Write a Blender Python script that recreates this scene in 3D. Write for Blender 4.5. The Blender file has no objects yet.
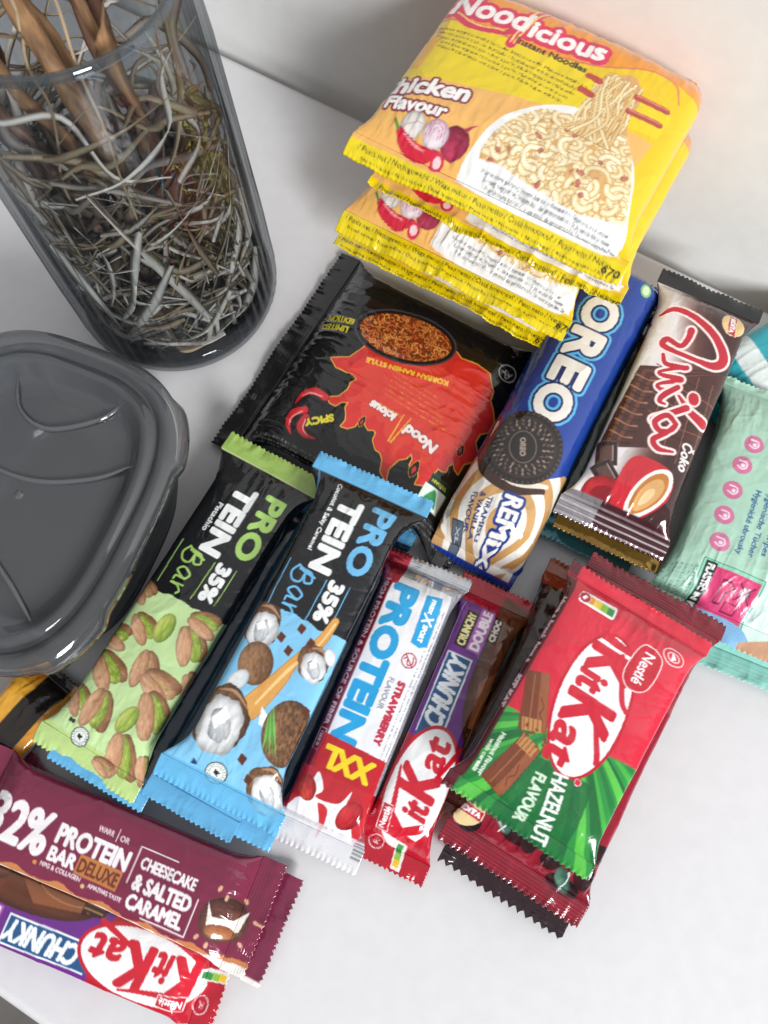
import bpy, math, random
import numpy as np
from mathutils import Matrix, Vector
S = 0.01                                   # everything below is written in centimetres
scn = bpy.context.scene
COL = scn.collection
# ---------------------------------------------------------------- camera
F, CH, TH = 770.0, 38.0, math.atan(228/770)
cd = bpy.data.cameras.new('camera'); cam = bpy.data.objects.new('camera', cd); COL.objects.link(cam)
cd.sensor_fit = 'VERTICAL'; cd.sensor_height = 24; cd.lens = 24*F/1024
cd.clip_start = 0.01; cd.clip_end = 50
cam.location = (0, 0, CH*S); cam.rotation_euler = (TH, 0, 0); scn.camera = cam
cd.dof.use_dof = True; cd.dof.focus_distance = 0.37; cd.dof.aperture_fstop = 9
# ---------------------------------------------------------------- light: a soft window and the pale room with added bright patches
wd = bpy.data.worlds.new('World'); scn.world = wd; wd.use_nodes = True
nt = wd.node_tree; bg = nt.nodes['Background']
tc = nt.nodes.new('ShaderNodeTexCoord'); sx = nt.nodes.new('ShaderNodeSeparateXYZ'); cr = nt.nodes.new('ShaderNodeValToRGB')
nz = nt.nodes.new('ShaderNodeTexNoise'); nz.inputs['Scale'].default_value = 3.4; nz.inputs['Detail'].default_value = 2  # noise adds invented bright patches to the room, for broken reflections on wrappers
mx = nt.nodes.new('ShaderNodeMath'); mx.operation = 'MULTIPLY_ADD'; mx.inputs[1].default_value = 0.5
nt.links.new(tc.outputs['Generated'], nz.inputs[0]); nt.links.new(tc.outputs['Generated'], sx.inputs[0])
nt.links.new(sx.outputs['Z'], mx.inputs[0]); nt.links.new(nz.outputs[0], mx.inputs[2])
nt.links.new(mx.outputs[0], cr.inputs[0]); nt.links.new(cr.outputs[0], bg.inputs[0])
e = cr.color_ramp.elements
e[0].position = 0.40; e[0].color = (0.12, 0.12, 0.125, 1); e[1].position = 0.90; e[1].color = (1.06, 1.06, 1.08, 1)
bg.inputs[1].default_value = 0.47
def area(name, loc, tgt, sx_, sy_, power, col):
    ld = bpy.data.lights.new(name, 'AREA'); ld.shape = 'RECTANGLE'; ld.size = sx_; ld.size_y = sy_
    ld.energy = power; ld.color = col
    o = bpy.data.objects.new(name, ld); COL.objects.link(o); o.location = loc
    o.rotation_euler = (Vector(tgt)-Vector(loc)).to_track_quat('-Z', 'Y').to_euler(); return o
area('window_light', (1.1, -2.4, 1.6), (0.0, 0.12, 0.0), 0.7, 1.0, 119, (0.975, 0.985, 1.0))
scn.view_settings.view_transform = 'Standard'; scn.view_settings.look = 'None'
scn.view_settings.exposure = 0.0; scn.view_settings.gamma = 1
scn.cycles.max_bounces = 10; scn.cycles.transparent_max_bounces = 24
scn.cycles.caustics_reflective = False; scn.cycles.caustics_refractive = False

# ---------------------------------------------------------------- noise, colour, materials
def vn(x, y, seed=0):
    rs = np.random.RandomState(seed); T = rs.rand(128, 128)
    x = np.asarray(x, float); y = np.asarray(y, float)
    xi = np.floor(x).astype(int); yi = np.floor(y).astype(int); fx = x-xi; fy = y-yi
    fx = fx*fx*(3-2*fx); fy = fy*fy*(3-2*fy)
    g = lambda a, b: T[a % 128, b % 128]
    return (g(xi, yi)*(1-fx)+g(xi+1, yi)*fx)*(1-fy)+(g(xi, yi+1)*(1-fx)+g(xi+1, yi+1)*fx)*fy*1.0
def fbm(x, y, seed=0, o=3):
    r = 0; a = .5
    for k in range(o): r = r+a*vn(x*2**k, y*2**k, seed+k); a *= .5
    return r/(1-.5**o)
def ridge(x, y, seed=0): return 1-np.abs(2*fbm(x, y, seed, 2)-1)*2
def hx(h):
    h = h.lstrip('#'); return np.array([int(h[i:i+2], 16)/255 for i in (0, 2, 4)])
def lin(c): c = np.clip(c, 0, 1); return np.where(c <= .04045, c/12.92, ((c+.055)/1.055)**2.4)
def lc(h): return tuple(lin(hx(h)))+(1,)
def pmat(name, col, rough=.4, metal=0, bump=0, bscale=40, coat=0, var=0, spec=.5, stretch=None, **kw):
    m = bpy.data.materials.new(name); m.use_nodes = True; t = m.node_tree; b = t.nodes['Principled BSDF']
    b.inputs['Base Color'].default_value = lc(col); b.inputs['Roughness'].default_value = rough
    b.inputs['Metallic'].default_value = metal; b.inputs['Coat Weight'].default_value = coat
    b.inputs['Specular IOR Level'].default_value = spec
    tc = t.nodes.new('ShaderNodeTexCoord'); n = t.nodes.new('ShaderNodeTexNoise')
    n.inputs['Scale'].default_value = bscale; n.inputs['Detail'].default_value = 5
    if stretch:
        mp = t.nodes.new('ShaderNodeMapping'); mp.inputs['Scale'].default_value = stretch
        t.links.new(tc.outputs['Object'], mp.inputs[0]); t.links.new(mp.outputs[0], n.inputs['Vector'])
    else: t.links.new(tc.outputs['Object'], n.inputs['Vector'])
    if name == 'desk_white':
        n2 = t.nodes.new('ShaderNodeTexNoise'); n2.inputs['Scale'].default_value = 9; n2.inputs['Detail'].default_value = 6
        m2 = t.nodes.new('ShaderNodeMapRange'); m2.inputs['To Min'].default_value = .16; m2.inputs['To Max'].default_value = .5
        t.links.new(tc.outputs['Object'], n2.inputs['Vector']); t.links.new(n2.outputs[0], m2.inputs[0]); t.links.new(m2.outputs[0], b.inputs['Roughness'])
    if bump:
        bp = t.nodes.new('ShaderNodeBump'); bp.inputs['Strength'].default_value = bump; bp.inputs['Distance'].default_value = .001
        t.links.new(n.outputs[0], bp.inputs['Height']); t.links.new(bp.outputs[0], b.inputs['Normal'])
    if var:
        mr = t.nodes.new('ShaderNodeMapRange'); mr.inputs['From Min'].default_value = .33; mr.inputs['From Max'].default_value = .67; mr.inputs['To Min'].default_value = 1-var; mr.inputs['To Max'].default_value = 1+var
        mc = t.nodes.new('ShaderNodeVectorMath'); mc.operation = 'SCALE'; mc.inputs[0].default_value = lc(col)[:3]
        t.links.new(n.outputs[0], mr.inputs[0]); t.links.new(mr.outputs[0], mc.inputs['Scale']); t.links.new(mc.outputs[0], b.inputs['Base Color'])
    return m
def film(name, rough=.16, coat=.5):
    m = bpy.data.materials.new(name); m.use_nodes = True; t = m.node_tree; b = t.nodes['Principled BSDF']
    a = t.nodes.new('ShaderNodeVertexColor'); a.layer_name = 'art'
    t.links.new(a.outputs[0], b.inputs['Base Color'])
    iv = t.nodes.new('ShaderNodeMath'); iv.operation = 'SUBTRACT'; iv.inputs[0].default_value = 1
    t.links.new(a.outputs[1], iv.inputs[1]); t.links.new(iv.outputs[0], b.inputs['Metallic'])
    b.inputs['Roughness'].default_value = rough; b.inputs['Coat Weight'].default_value = coat; b.inputs['Coat Roughness'].default_value = .06
    tc = t.nodes.new('ShaderNodeTexCoord'); n = t.nodes.new('ShaderNodeTexNoise'); n.inputs['Scale'].default_value = 55
    n.inputs['Detail'].default_value = 3; n.inputs['Distortion'].default_value = .8
    t.links.new(tc.outputs['Object'], n.inputs['Vector'])
    bp = t.nodes.new('ShaderNodeBump'); bp.inputs['Strength'].default_value = .28; bp.inputs['Distance'].default_value = .004
    vo = t.nodes.new('ShaderNodeTexVoronoi'); vo.inputs['Scale'].default_value = 42; vw = t.nodes.new('ShaderNodeVectorMath'); vw.operation = 'MULTIPLY_ADD'; vw.inputs[1].default_value = (.012,)*3
    t.links.new(n.outputs['Color'], vw.inputs[0]); t.links.new(tc.outputs['Object'], vw.inputs[2]); t.links.new(vw.outputs[0], vo.inputs['Vector'])
    ad = t.nodes.new('ShaderNodeMath'); ad.operation = 'MULTIPLY_ADD'; ad.inputs[1].default_value = .38; t.links.new(vo.outputs['Distance'], ad.inputs[0]); t.links.new(n.outputs[0], ad.inputs[2])
    t.links.new(ad.outputs[0], bp.inputs['Height']); t.links.new(bp.outputs[0], b.inputs['Normal'])
    return m
FILM = film('printed_film'); FILM_SOFT = film('printed_film_satin', .28, .15)
def smoke(name, tint, opac, gloss=.06, edge=.5, body='20242a', fr_=(.4, .04)):
    "tinted clear glass or plastic: light passes straight through, darker at grazing angles, mirror-like skin"
    m = bpy.data.materials.new(name); m.use_nodes = True; t = m.node_tree; t.nodes.clear(); N = t.nodes.new; Lk = t.links.new
    out = N('ShaderNodeOutputMaterial'); tr = N('ShaderNodeBsdfTransparent'); df = N('ShaderNodeBsdfDiffuse'); gl = N('ShaderNodeBsdfGlossy')
    gl.inputs['Roughness'].default_value = gloss; df.inputs[0].default_value = lc(body)
    lw = N('ShaderNodeLayerWeight'); lw.inputs[0].default_value = .45
    rp = N('ShaderNodeMix'); rp.data_type = 'RGBA'; rp.inputs[6].default_value = lc(tint)
    rp.inputs[7].default_value = tuple(x*edge for x in lc(tint)[:3])+(1,)
    pt = N('ShaderNodeMath'); pt.operation = 'POWER'; pt.inputs[1].default_value = 2.2; Lk(lw.outputs['Facing'], pt.inputs[0]); Lk(pt.outputs[0], rp.inputs[0]); Lk(rp.outputs[2], tr.inputs[0])
    m1 = N('ShaderNodeMixShader'); m1.inputs[0].default_value = opac; Lk(tr.outputs[0], m1.inputs[1]); Lk(df.outputs[0], m1.inputs[2])
    pw = N('ShaderNodeMath'); pw.operation = 'POWER'; pw.inputs[1].default_value = 4; Lk(lw.outputs['Facing'], pw.inputs[0])
    fr = N('ShaderNodeMath'); fr.operation = 'MULTIPLY_ADD'; fr.inputs[1].default_value = fr_[0]; fr.inputs[2].default_value = fr_[1]; Lk(pw.outputs[0], fr.inputs[0])
    m2 = N('ShaderNodeMixShader'); Lk(fr.outputs[0], m2.inputs[0]); Lk(m1.outputs[0], m2.inputs[1]); Lk(gl.outputs[0], m2.inputs[2])
    Lk(m2.outputs[0], out.inputs[0]); return m

# ---------------------------------------------------------------- objects
def grid_mesh(name, V, nu, nv, mat, colors=None, wrap=False, smooth=True):
    me = bpy.data.meshes.new(name); V = np.asarray(V, np.float32)*S
    i, j = np.meshgrid(np.arange(nu-1), np.arange(nv if wrap else nv-1), indexing='ij')
    a = (i*nv+j); b = i*nv+(j+1) % nv; c = (i+1)*nv+(j+1) % nv; d = (i+1)*nv+j
    fc = np.stack([a, d, c, b], -1).reshape(-1, 4); n = len(fc)
    me.vertices.add(len(V)); me.vertices.foreach_set('co', V.ravel())
    me.loops.add(n*4); me.loops.foreach_set('vertex_index', fc.ravel().astype(np.int32))
    me.polygons.add(n); me.polygons.foreach_set('loop_start', np.arange(0, n*4, 4, dtype=np.int32))
    me.polygons.foreach_set('use_smooth', np.full(n, smooth))
    me.update(calc_edges=True)
    if colors is not None:
        ca = me.color_attributes.new('art', 'FLOAT_COLOR', 'POINT'); ca.data.foreach_set('color', np.asarray(colors, np.float32).ravel())
    me.materials.append(mat); return me
def tag(o, label=None, cat=None, group=None, kind=None):
    for k, v in (('label', label), ('category', cat), ('group', group), ('kind', kind)):
        if v: o[k] = v
    return o
def add(name, me, parent=None, loc=(0, 0, 0), rz=0):
    o = bpy.data.objects.new(name, me); COL.objects.link(o); o.parent = parent
    o.location = tuple(x*S for x in loc); o.rotation_euler.z = rz; return o
def empty(name, loc, rz=0, label=None, cat=None, group=None):
    o = bpy.data.objects.new(name, None); COL.objects.link(o); o.empty_display_size = .02
    o.location = tuple(x*S for x in loc); o.rotation_euler = (0, 0, rz); return tag(o, label, cat, group)
def pymesh(name, V, Fc, mat, smooth=True):
    me = bpy.data.meshes.new(name); me.from_pydata([tuple(c*S for c in v) for v in V], [], Fc)
    me.polygons.foreach_set('use_smooth', [smooth]*len(me.polygons)); me.materials.append(mat); me.update(); return me
def tube(pts, rad, seg=8):
    "tapered tube through points, returned as verts and faces"
    P = [Vector(p) for p in pts]; n = len(P); V = []; Fc = []
    up = Vector((.13, .21, .97)).normalized()
    for i in range(n):
        t = (P[min(i+1, n-1)]-P[max(i-1, 0)]).normalized(); s = t.cross(up)
        if s.length < .1: s = t.cross(Vector((1, 0, 0)))
        s.normalize(); q = t.cross(s); r = rad[i] if hasattr(rad, '__len__') else rad
        for k in range(seg):
            a = 2*math.pi*k/seg; V.append(P[i]+(s*math.cos(a)+q*math.sin(a))*r)
    for i in range(n-1):
        for k in range(seg): Fc.append((i*seg+k, i*seg+(k+1) % seg, (i+1)*seg+(k+1) % seg, (i+1)*seg+k))
    Fc.append(tuple(range(seg-1, -1, -1))); Fc.append(tuple((n-1)*seg+k for k in range(seg))); return V, Fc
def catmull(pts, n=12, closed=False):
    p = np.array(pts, float)
    if closed: p = np.vstack([p[-1], p, p[0], p[1]])
    else: p = np.vstack([2*p[0]-p[1], p, 2*p[-1]-p[-2]])
    o = []
    for i in range(1, len(p)-2):
        for t in np.linspace(0, 1, n, endpoint=False):
            o.append(.5*((2*p[i])+(-p[i-1]+p[i+1])*t+(2*p[i-1]-5*p[i]+4*p[i+1]-p[i+2])*t*t+(-p[i-1]+3*p[i]-3*p[i+1]+p[i+2])*t**3))
    if not closed: o.append(p[-2])
    return np.array(o)

# ---------------------------------------------------------------- print shop: flat artwork computed for the wrapper surfaces
_G = {}
def glyphs(s):
    if s in _G: return _G[s]
    c = bpy.data.curves.new('type', 'FONT'); c.body = s; c.resolution_u = 4
    o = bpy.data.objects.new('type', c); m = bpy.data.meshes.new_from_object(o)
    nv = len(m.vertices); co = np.empty(nv*3, np.float32); m.vertices.foreach_get('co', co); co = co.reshape(-1, 3)[:, :2]
    ed = {}
    for p in m.polygons:
        vs = list(p.vertices)
        for a, b in zip(vs, vs[1:]+vs[:1]):
            k = (min(a, b), max(a, b)); ed[k] = ed.get(k, 0)+1
    E = np.array([k for k, v in ed.items() if v == 1]).reshape(-1, 2)
    r = np.hstack([co[E[:, 0]], co[E[:, 1]]])/.7 if len(E) else np.zeros((0, 4))
    bpy.data.objects.remove(o); bpy.data.curves.remove(c); bpy.data.meshes.remove(m)
    _G[s] = r; return r
def dil(m, r):
    r = int(round(r))
    if r < 1: return m
    h, w = m.shape; out = np.zeros((h+2*r, w+2*r), bool)
    cs = np.cumsum(np.pad(m, ((0, 0), (2*r+1, 2*r))).astype(np.int32), 1)
    for dy in range(-r, r+1):
        k = int(math.sqrt(r*r-dy*dy)); c = np.arange(w+2*r)-r+2*r+1
        out[dy+r:dy+r+h] |= (cs[:, np.clip(c+k, 0, cs.shape[1]-1)]-cs[:, np.clip(c-k-1, 0, cs.shape[1]-1)]) > 0
    return out
class Cv:
    def __init__(s, L, H, base, R=80, off=(0, 0), rot=0):
        s.R, s.L, s.H = R, L, H; s.w, s.h = int(L*R), int(H*R)
        s.a = np.ones((s.h, s.w, 4), np.float32); s.a[..., :3] = hx(base); s.off = off; s.rot = math.radians(rot)
    def fwd(s, X, Y):
        X = np.asarray(X, float)+s.off[0]; Y = np.asarray(Y, float)+s.off[1]
        c, n = math.cos(s.rot), math.sin(s.rot); x = X*c-Y*n; y = X*n+Y*c
        return (x+s.L/2)*s.R, (y+s.H/2)*s.R
    def inv(s, px, py):
        x = px/s.R-s.L/2; y = py/s.R-s.H/2; c, n = math.cos(s.rot), math.sin(s.rot)
        return x*c+y*n-s.off[0], -x*n+y*c-s.off[1]
    def scan(s, E):
        c0 = int(math.floor(min(E[:, 0].min(), E[:, 2].min())))-1; c1 = int(math.ceil(max(E[:, 0].max(), E[:, 2].max())))+1
        r0 = int(math.floor(min(E[:, 1].min(), E[:, 3].min()))); r1 = int(math.ceil(max(E[:, 1].max(), E[:, 3].max())))
        r0 = max(r0, -200); r1 = min(r1, s.h+200); w, h = c1-c0, r1-r0
        if h <= 0 or w <= 0 or w > 9000: return None
        buf = np.zeros((h, w+1), np.int32)
        x0, y0, x1, y1 = E.T; sw = y0 > y1
        x0, x1 = np.where(sw, x1, x0), np.where(sw, x0, x1); y0, y1 = np.where(sw, y1, y0), np.where(sw, y0, y1)
        a = np.clip(np.ceil(y0-.5).astype(int), r0, r1); b = np.clip(np.ceil(y1-.5).astype(int), r0, r1); n = b-a
        k = np.repeat(np.arange(len(n)), n)
        if len(k) == 0: return None
        row = np.arange(n.sum())-np.repeat(np.cumsum(n)-n, n)+a[k]
        xc = x0[k]+(row+.5-y0[k])*(x1[k]-x0[k])/(y1[k]-y0[k])
        np.add.at(buf, (row-r0, np.clip(np.ceil(xc-.5).astype(int)-c0, 0, w)), 1)
        return (np.cumsum(buf, 1) & 1).astype(bool)[:, :w], r0, c0
    def put(s, reg, col, alpha=1, foil=None, clip=None):
        if reg is None: return
        m, r0, c0 = reg; h, w = m.shape
        a, b = max(r0, 0), min(r0+h, s.h); c, d = max(c0, 0), min(c0+w, s.w)
        if a >= b or c >= d: return
        m = m[a-r0:b-r0, c-c0:d-c0]
        if clip is not None: m = m & clip[a:b, c:d]
        al = (m*alpha if np.isscalar(alpha) else m*alpha[a-r0:b-r0, c-c0:d-c0])[..., None]
        if callable(col):
            py, px = np.mgrid[a:b, c:d]; v = col(*s.inv(px+.5, py+.5))
        elif isinstance(col, np.ndarray) and col.ndim == 3: v = col[a-r0:b-r0, c-c0:d-c0]
        else: v = hx(col) if isinstance(col, str) else np.array(col)
        T = s.a[a:b, c:d]; T[..., :3] = T[..., :3]*(1-al)+v*al
        if foil is not None: T[..., 3] = T[..., 3]*(1-al[..., 0])+(1-foil)*al[..., 0]
    def P(s, pts, col, alpha=1, closed_curve=False, out=None, **k):
        if closed_curve: pts = catmull(pts, 8, True)
        x, y = s.fwd([p[0] for p in pts], [p[1] for p in pts]); E = np.stack([x, y, np.roll(x, -1), np.roll(y, -1)], 1)
        g = s.scan(E)
        if g is None: return
        if out:
            r = int(out[0]*s.R); s.put((dil(g[0], r), g[1]-r, g[2]-r), out[1], alpha, **k)
        s.put(g, col, alpha, **k)
    def box(s, x0, x1, y0, y1, col, alpha=1, **k): s.P([(x0, y0), (x1, y0), (x1, y1), (x0, y1)], col, alpha, **k)
    def E(s, x, y, rx, ry, rot, col, alpha=1, **k):
        t = np.linspace(0, 2*math.pi, 60, endpoint=False); c, n = math.cos(math.radians(rot)), math.sin(math.radians(rot))
        s.P([(x+rx*math.cos(a)*c-ry*math.sin(a)*n, y+rx*math.cos(a)*n+ry*math.sin(a)*c) for a in t], col, alpha, **k)
    def S(s, pts, w, col, alpha=1, curve=True, out=None, **k):
        p = catmull(pts, 14) if curve and len(pts) > 2 else np.array([np.array(pts[i])*(1-t)+np.array(pts[i+1])*t for i in range(len(pts)-1) for t in np.linspace(0, 1, 40)])
        ww = np.interp(np.linspace(0, 1, len(p)), np.linspace(0, 1, len(w)), w) if hasattr(w, '__len__') else np.full(len(p), w)
        d = np.r_[0, np.cumsum(np.hypot(*np.diff(p, axis=0).T))]; n = max(2, int(d[-1]*s.R/1.2)); q = np.linspace(0, d[-1], n)
        x, y = s.fwd(np.interp(q, d, p[:, 0]), np.interp(q, d, p[:, 1])); r = np.interp(q, d, ww)*s.R/2
        for grow, cc in ([(o[0]*s.R, o[1]) for o in (out or [])]+[(0, col)]):
            R = r+grow; pad = int(R.max())+2; r0 = int(y.min())-pad; c0 = int(x.min())-pad
            m = np.zeros((int(y.max())+pad-r0+1, int(x.max())+pad-c0+1), bool)
            for a, b, rr in zip(x-c0, y-r0, R):
                i0, i1, j0, j1 = int(b-rr), int(b+rr)+2, int(a-rr), int(a+rr)+2
                yy, xx = np.ogrid[i0:i1, j0:j1]; m[i0:i1, j0:j1] |= (yy+.5-b)**2+(xx+.5-a)**2 <= rr*rr
            s.put((m, r0, c0), cc, alpha, **k)
    def T(s, txt, x, y, h, w=None, rot=0, b=0, col='ffffff', out=(), shear=0, al='c', alpha=1, bend=0, **k):
        G = glyphs(txt)
        if len(G) == 0: return
        A = G.copy(); lo = min(A[:, 0].min(), A[:, 2].min()); hi = max(A[:, 0].max(), A[:, 2].max()); wd = hi-lo
        if w: w = max(w-1.6*b, w*.5)
        h = max(h-1.6*b, h*.5); sxx = (w/wd) if w else h
        X = np.concatenate([A[:, 0], A[:, 2]]); Y = np.concatenate([A[:, 1], A[:, 3]])
        X = (X-lo)*sxx+Y*h*shear; Y = (Y-.5)*h; W = wd*sxx; X = X-(W/2 if al == 'c' else 0)
        if bend:
            th = X/bend; X, Y = (bend+Y)*np.sin(th), (bend+Y)*np.cos(th)-bend
        c, n = math.cos(math.radians(rot)), math.sin(math.radians(rot))
        px, py = s.fwd(x+X*c-Y*n, y+X*n+Y*c); N = len(A)
        g = s.scan(np.stack([px[:N], py[:N], px[N:], py[N:]], 1))
        if g is None: return
        for gw, cc in list(out)+[(b, col)]:
            r = int(round((gw+(b if cc is not col else 0))*s.R)); s.put((dil(g[0], r), g[1]-r, g[2]-r), cc, alpha, **k)
    def region(s, pts, curve=False):
        full = np.zeros((s.h, s.w), bool)
        if curve: pts = catmull(pts, 8, True)
        x, y = s.fwd([p[0] for p in pts], [p[1] for p in pts]); g = s.scan(np.stack([x, y, np.roll(x, -1), np.roll(y, -1)], 1))
        m, r0, c0 = g; h, w = m.shape; a, b = max(r0, 0), min(r0+h, s.h); c, d = max(c0, 0), min(c0+w, s.w)
        full[a:b, c:d] = m[a-r0:b-r0, c-c0:d-c0]; return full
    def blob(s, x, y, rx, ry, rot, c1, c2, nz=.25, seed=1, fr=3, crease=None, irr=0, **k):
        "an oval thing printed as a food photo: colour runs across it with grain"
        A, B = hx(c1), hx(c2); t = math.radians(rot); c, n = math.cos(t), math.sin(t)
        def f(X, Y):
            p = ((X-x)*c+(Y-y)*n)/rx; q = (-(X-x)*n+(Y-y)*c)/ry
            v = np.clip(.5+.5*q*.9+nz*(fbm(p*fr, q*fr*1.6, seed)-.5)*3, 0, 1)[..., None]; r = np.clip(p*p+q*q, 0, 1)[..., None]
            return (A*(1-v)+B*v)*(1-.28*r**3)
        if irr:
            aa = np.linspace(0, 2*math.pi, 70, endpoint=False); rr_ = 1+irr*(fbm(np.cos(aa)*2.2+9, np.sin(aa)*2.2+9, seed+4)-.5)*2
            s.P([(x+rx*q*math.cos(a)*c-ry*q*math.sin(a)*n, y+rx*q*math.cos(a)*n+ry*q*math.sin(a)*c) for a, q in zip(aa, rr_)], f, **k)
        else: s.E(x, y, rx, ry, rot, f, **k)
        if crease: s.S([(x-rx*.8*c, y-rx*.8*n), (x-ry*.15*n, y+ry*.15*c), (x+rx*.8*c, y+rx*.8*n)], .05, crease, .8)
    def out_(s):
        a = s.a; b = (a+np.roll(a, 1, 0)+np.roll(a, 1, 1)+np.roll(np.roll(a, 1, 0), 1, 1))/4; s.b = b; s.b[..., :3] = lin(b[..., :3]); return s
    def sample(s, x, y):
        if not hasattr(s, 'b'): s.out_()
        px = np.clip((x+s.L/2)*s.R, 0, s.w-1.001); py = np.clip((y+s.H/2)*s.R, 0, s.h-1.001)
        i, j = py.astype(int), px.astype(int); fy = (py-i)[..., None]; fx = (px-j)[..., None]; b = s.b
        return (b[i, j]*(1-fx)+b[i, j+1]*fx)*(1-fy)+(b[i+1, j]*(1-fx)+b[i+1, j+1]*fx)*fy

# ---------------------------------------------------------------- flow-wrapped packs
def superellipse(a, t, n, N=240):
    th = np.linspace(-math.pi/2, 1.5*math.pi, N+1)      # starts at the middle of the underside, goes by +y to the top
    c, s_ = np.cos(th), np.sin(th)
    Y = a*np.sign(c)*np.abs(c)**(2/n); Z = t/2*np.sign(s_)*np.abs(s_)**(2/n)
    return Y, Z
def pack(name, label, cat, loc, ang, L, W, T, Ws, art, group=None, seal=(.9, .9), h=(.5, .5), taper=1.3, n=5, wr=1, seed=1,
         du=.042, mat=None, pitch=0, roll=0, zig=(.25, .11), warp=None, droop=(0, 0), ridges=.012, body_name='wrapper', skew=0, Ws2=None):
    "loc = middle of the underside; x runs along the pack, y to its left, z up"
    root = empty(name, loc, 0, label, cat, group); root.rotation_euler = (math.radians(roll), math.radians(pitch), math.radians(ang))
    mat = mat or FILM; xs = -L/2+seal[0]; xe = L/2-seal[1]; Lb = xe-xs
    Ym, Zm = superellipse(W/2, T, n); P_ = np.hypot(np.diff(Ym), np.diff(Zm)).sum()
    nu = int(Lb/du)+2; x = np.linspace(xs, xe, nu)
    yt = np.linspace(-W/2-T*.9, W/2+T*.9, int((W+1.8*T)/du)+2); rest = P_-(W+1.8*T)
    yb = np.linspace(W/2+T*.9, W/2+T*.9+rest, max(8, int(rest/.3)))[1:-1]
    ya = np.r_[yt, yb]; nv = len(ya); V = np.empty((nu, nv, 3)); e0 = max(T*taper, .4)
    for i, xx in enumerate(x):
        d0, d1 = xx-xs, xe-xx; d = min(d0, d1)
        b = min(1, d/e0); b = math.sin(b*math.pi/2)**.8; bb = max(b, .0001)
        t = max(.05, T*bb); a = ((Ws2 or Ws) if d1 < d0 else Ws)/2*(1-b)+(W/2)*b; nn = 2.2+(n-2.2)*b
        Y, Z = superellipse(a, t, nn); cum = np.r_[0, np.cumsum(np.hypot(np.diff(Y), np.diff(Z)))]; cum /= cum[-1]
        q = (ya/P_+.5) % 1.0; q = np.where(q < 0, q+1, q)      # y=0 is the top centre
        q = (1-q) % 1.0
        V[i, :, 1] = np.interp(q, cum, Y); zz = np.interp(q, cum, Z)
        hh = (h[0] if d0 < d1 else h[1]); zc = hh*(1-b)+T/2*b
        zc = max(zc, t/2) if hh < T else zc
        V[i, :, 2] = zc+zz; V[i, :, 0] = xx
    # film relief
    X, Yq = np.meshgrid(x, ya, indexing='ij'); dE = np.minimum(X-xs, xe-X); wE = np.exp(-dE/(.8*e0+.3))
    top = V[..., 2]-V[..., 2].mean(1, keepdims=True); nrm = np.stack([0*X, V[..., 1]*(2/W)**1.5, top*(2/T)], -1)
    nrm /= np.linalg.norm(nrm, axis=-1, keepdims=True)+1e-9
    sd = seed*17
    dsp = .06*(fbm(X*.38, Yq*.38, sd)-.5)+.028*(ridge(X*.28+9, Yq*.45+2, sd+13)**4)+.06*wE*(ridge(X*.35+3, Yq*1.9, sd+3)-.3)+.03*(np.clip(ridge(X*.8+Yq*.3, Yq*.9-X*.2+5, sd+7), 0, 1)**5)*(.12+1.1*wE) \
        + .03*wE*(fbm(X*2, Yq*2.6, sd+9)-.5)+.07*wE**1.3*(np.clip(ridge(X*.35+1, Yq*1.7+X*.25, sd+15), 0, 1)**3-.2)*np.clip(2.2*fbm(X*.6, Yq*.5, sd+16)-.5, 0, 1)+.016*wE*(np.clip(ridge(X*1.7, Yq*1.9, sd+19), 0, 1)**6)
    dsp *= np.clip(dE/.25, 0, 1)*wr; V += nrm*dsp[..., None]
    if skew: V[..., 1] += skew*V[..., 0]
    cv = art; C = cv.sample(X, np.where(np.abs(Yq) > P_/2, Yq-np.sign(Yq)*P_, Yq)) if cv else None
    def wp(A):
        if warp is None: return A
        B = A.reshape(-1, 3).copy(); return warp(B).reshape(A.shape)
    body = add(body_name, grid_mesh(body_name, wp(V[:, ::-1]).reshape(-1, 3), nu, nv, mat, C[:, ::-1].reshape(-1, 4), wrap=True), root)
    # crimped end seals with saw-tooth edges
    for k, (sl, x0, sg) in enumerate(((seal[0], xs, -1), (seal[1], xe, 1))):
        if sl <= 0: continue
        WW = Ws if k == 0 else (Ws2 or Ws); mu = max(6, int(sl/du)); mv = int(WW/.045); u = np.linspace(0, 1, mu); v = np.linspace(-1, 1, mv)
        U, Vv = np.meshgrid(u, v, indexing='ij'); yy = Vv*WW/2
        tri = np.abs(((yy/zig[0]+.25*fbm(yy*1.1, yy*0, sd+5)) % 1)-.5)*2*zig[1]*(.7+.6*fbm(yy*.9, yy*0+3, sd+6))+.10*(fbm(yy*.5, yy*0+7, sd+8)-.5); ln = sl-tri*np.clip((U-.5)*2, 0, 1)*1.0
        xx = x0+sg*U*ln; hz = h[k]+.01
        zz = hz+ridges*np.sin(U*sl*2*math.pi/.13)+wr*(.26*(fbm(yy*.55+k*9, U*.8, sd+20+k)-.5)*(U*1.5)+.07*(ridge(yy*1.3, U*.5, sd+30)-.5)*U)-droop[k]*U*U
        G = np.stack([xx, yy*(1+0*U), zz], -1)
        if skew: G[..., 1] += skew*G[..., 0]
        Cs = cv.sample(xx, Vv*P_/4*.98)
        if sg < 0: G = G[::-1]; Cs = Cs[::-1]
        o = add('end_seal', grid_mesh('end_seal', wp(G).reshape(-1, 3), mu, mv, mat, Cs.reshape(-1, 4)), root)
        md = o.modifiers.new('film', 'SOLIDIFY'); md.thickness = .00015; md.offset = 0
    return root
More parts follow.
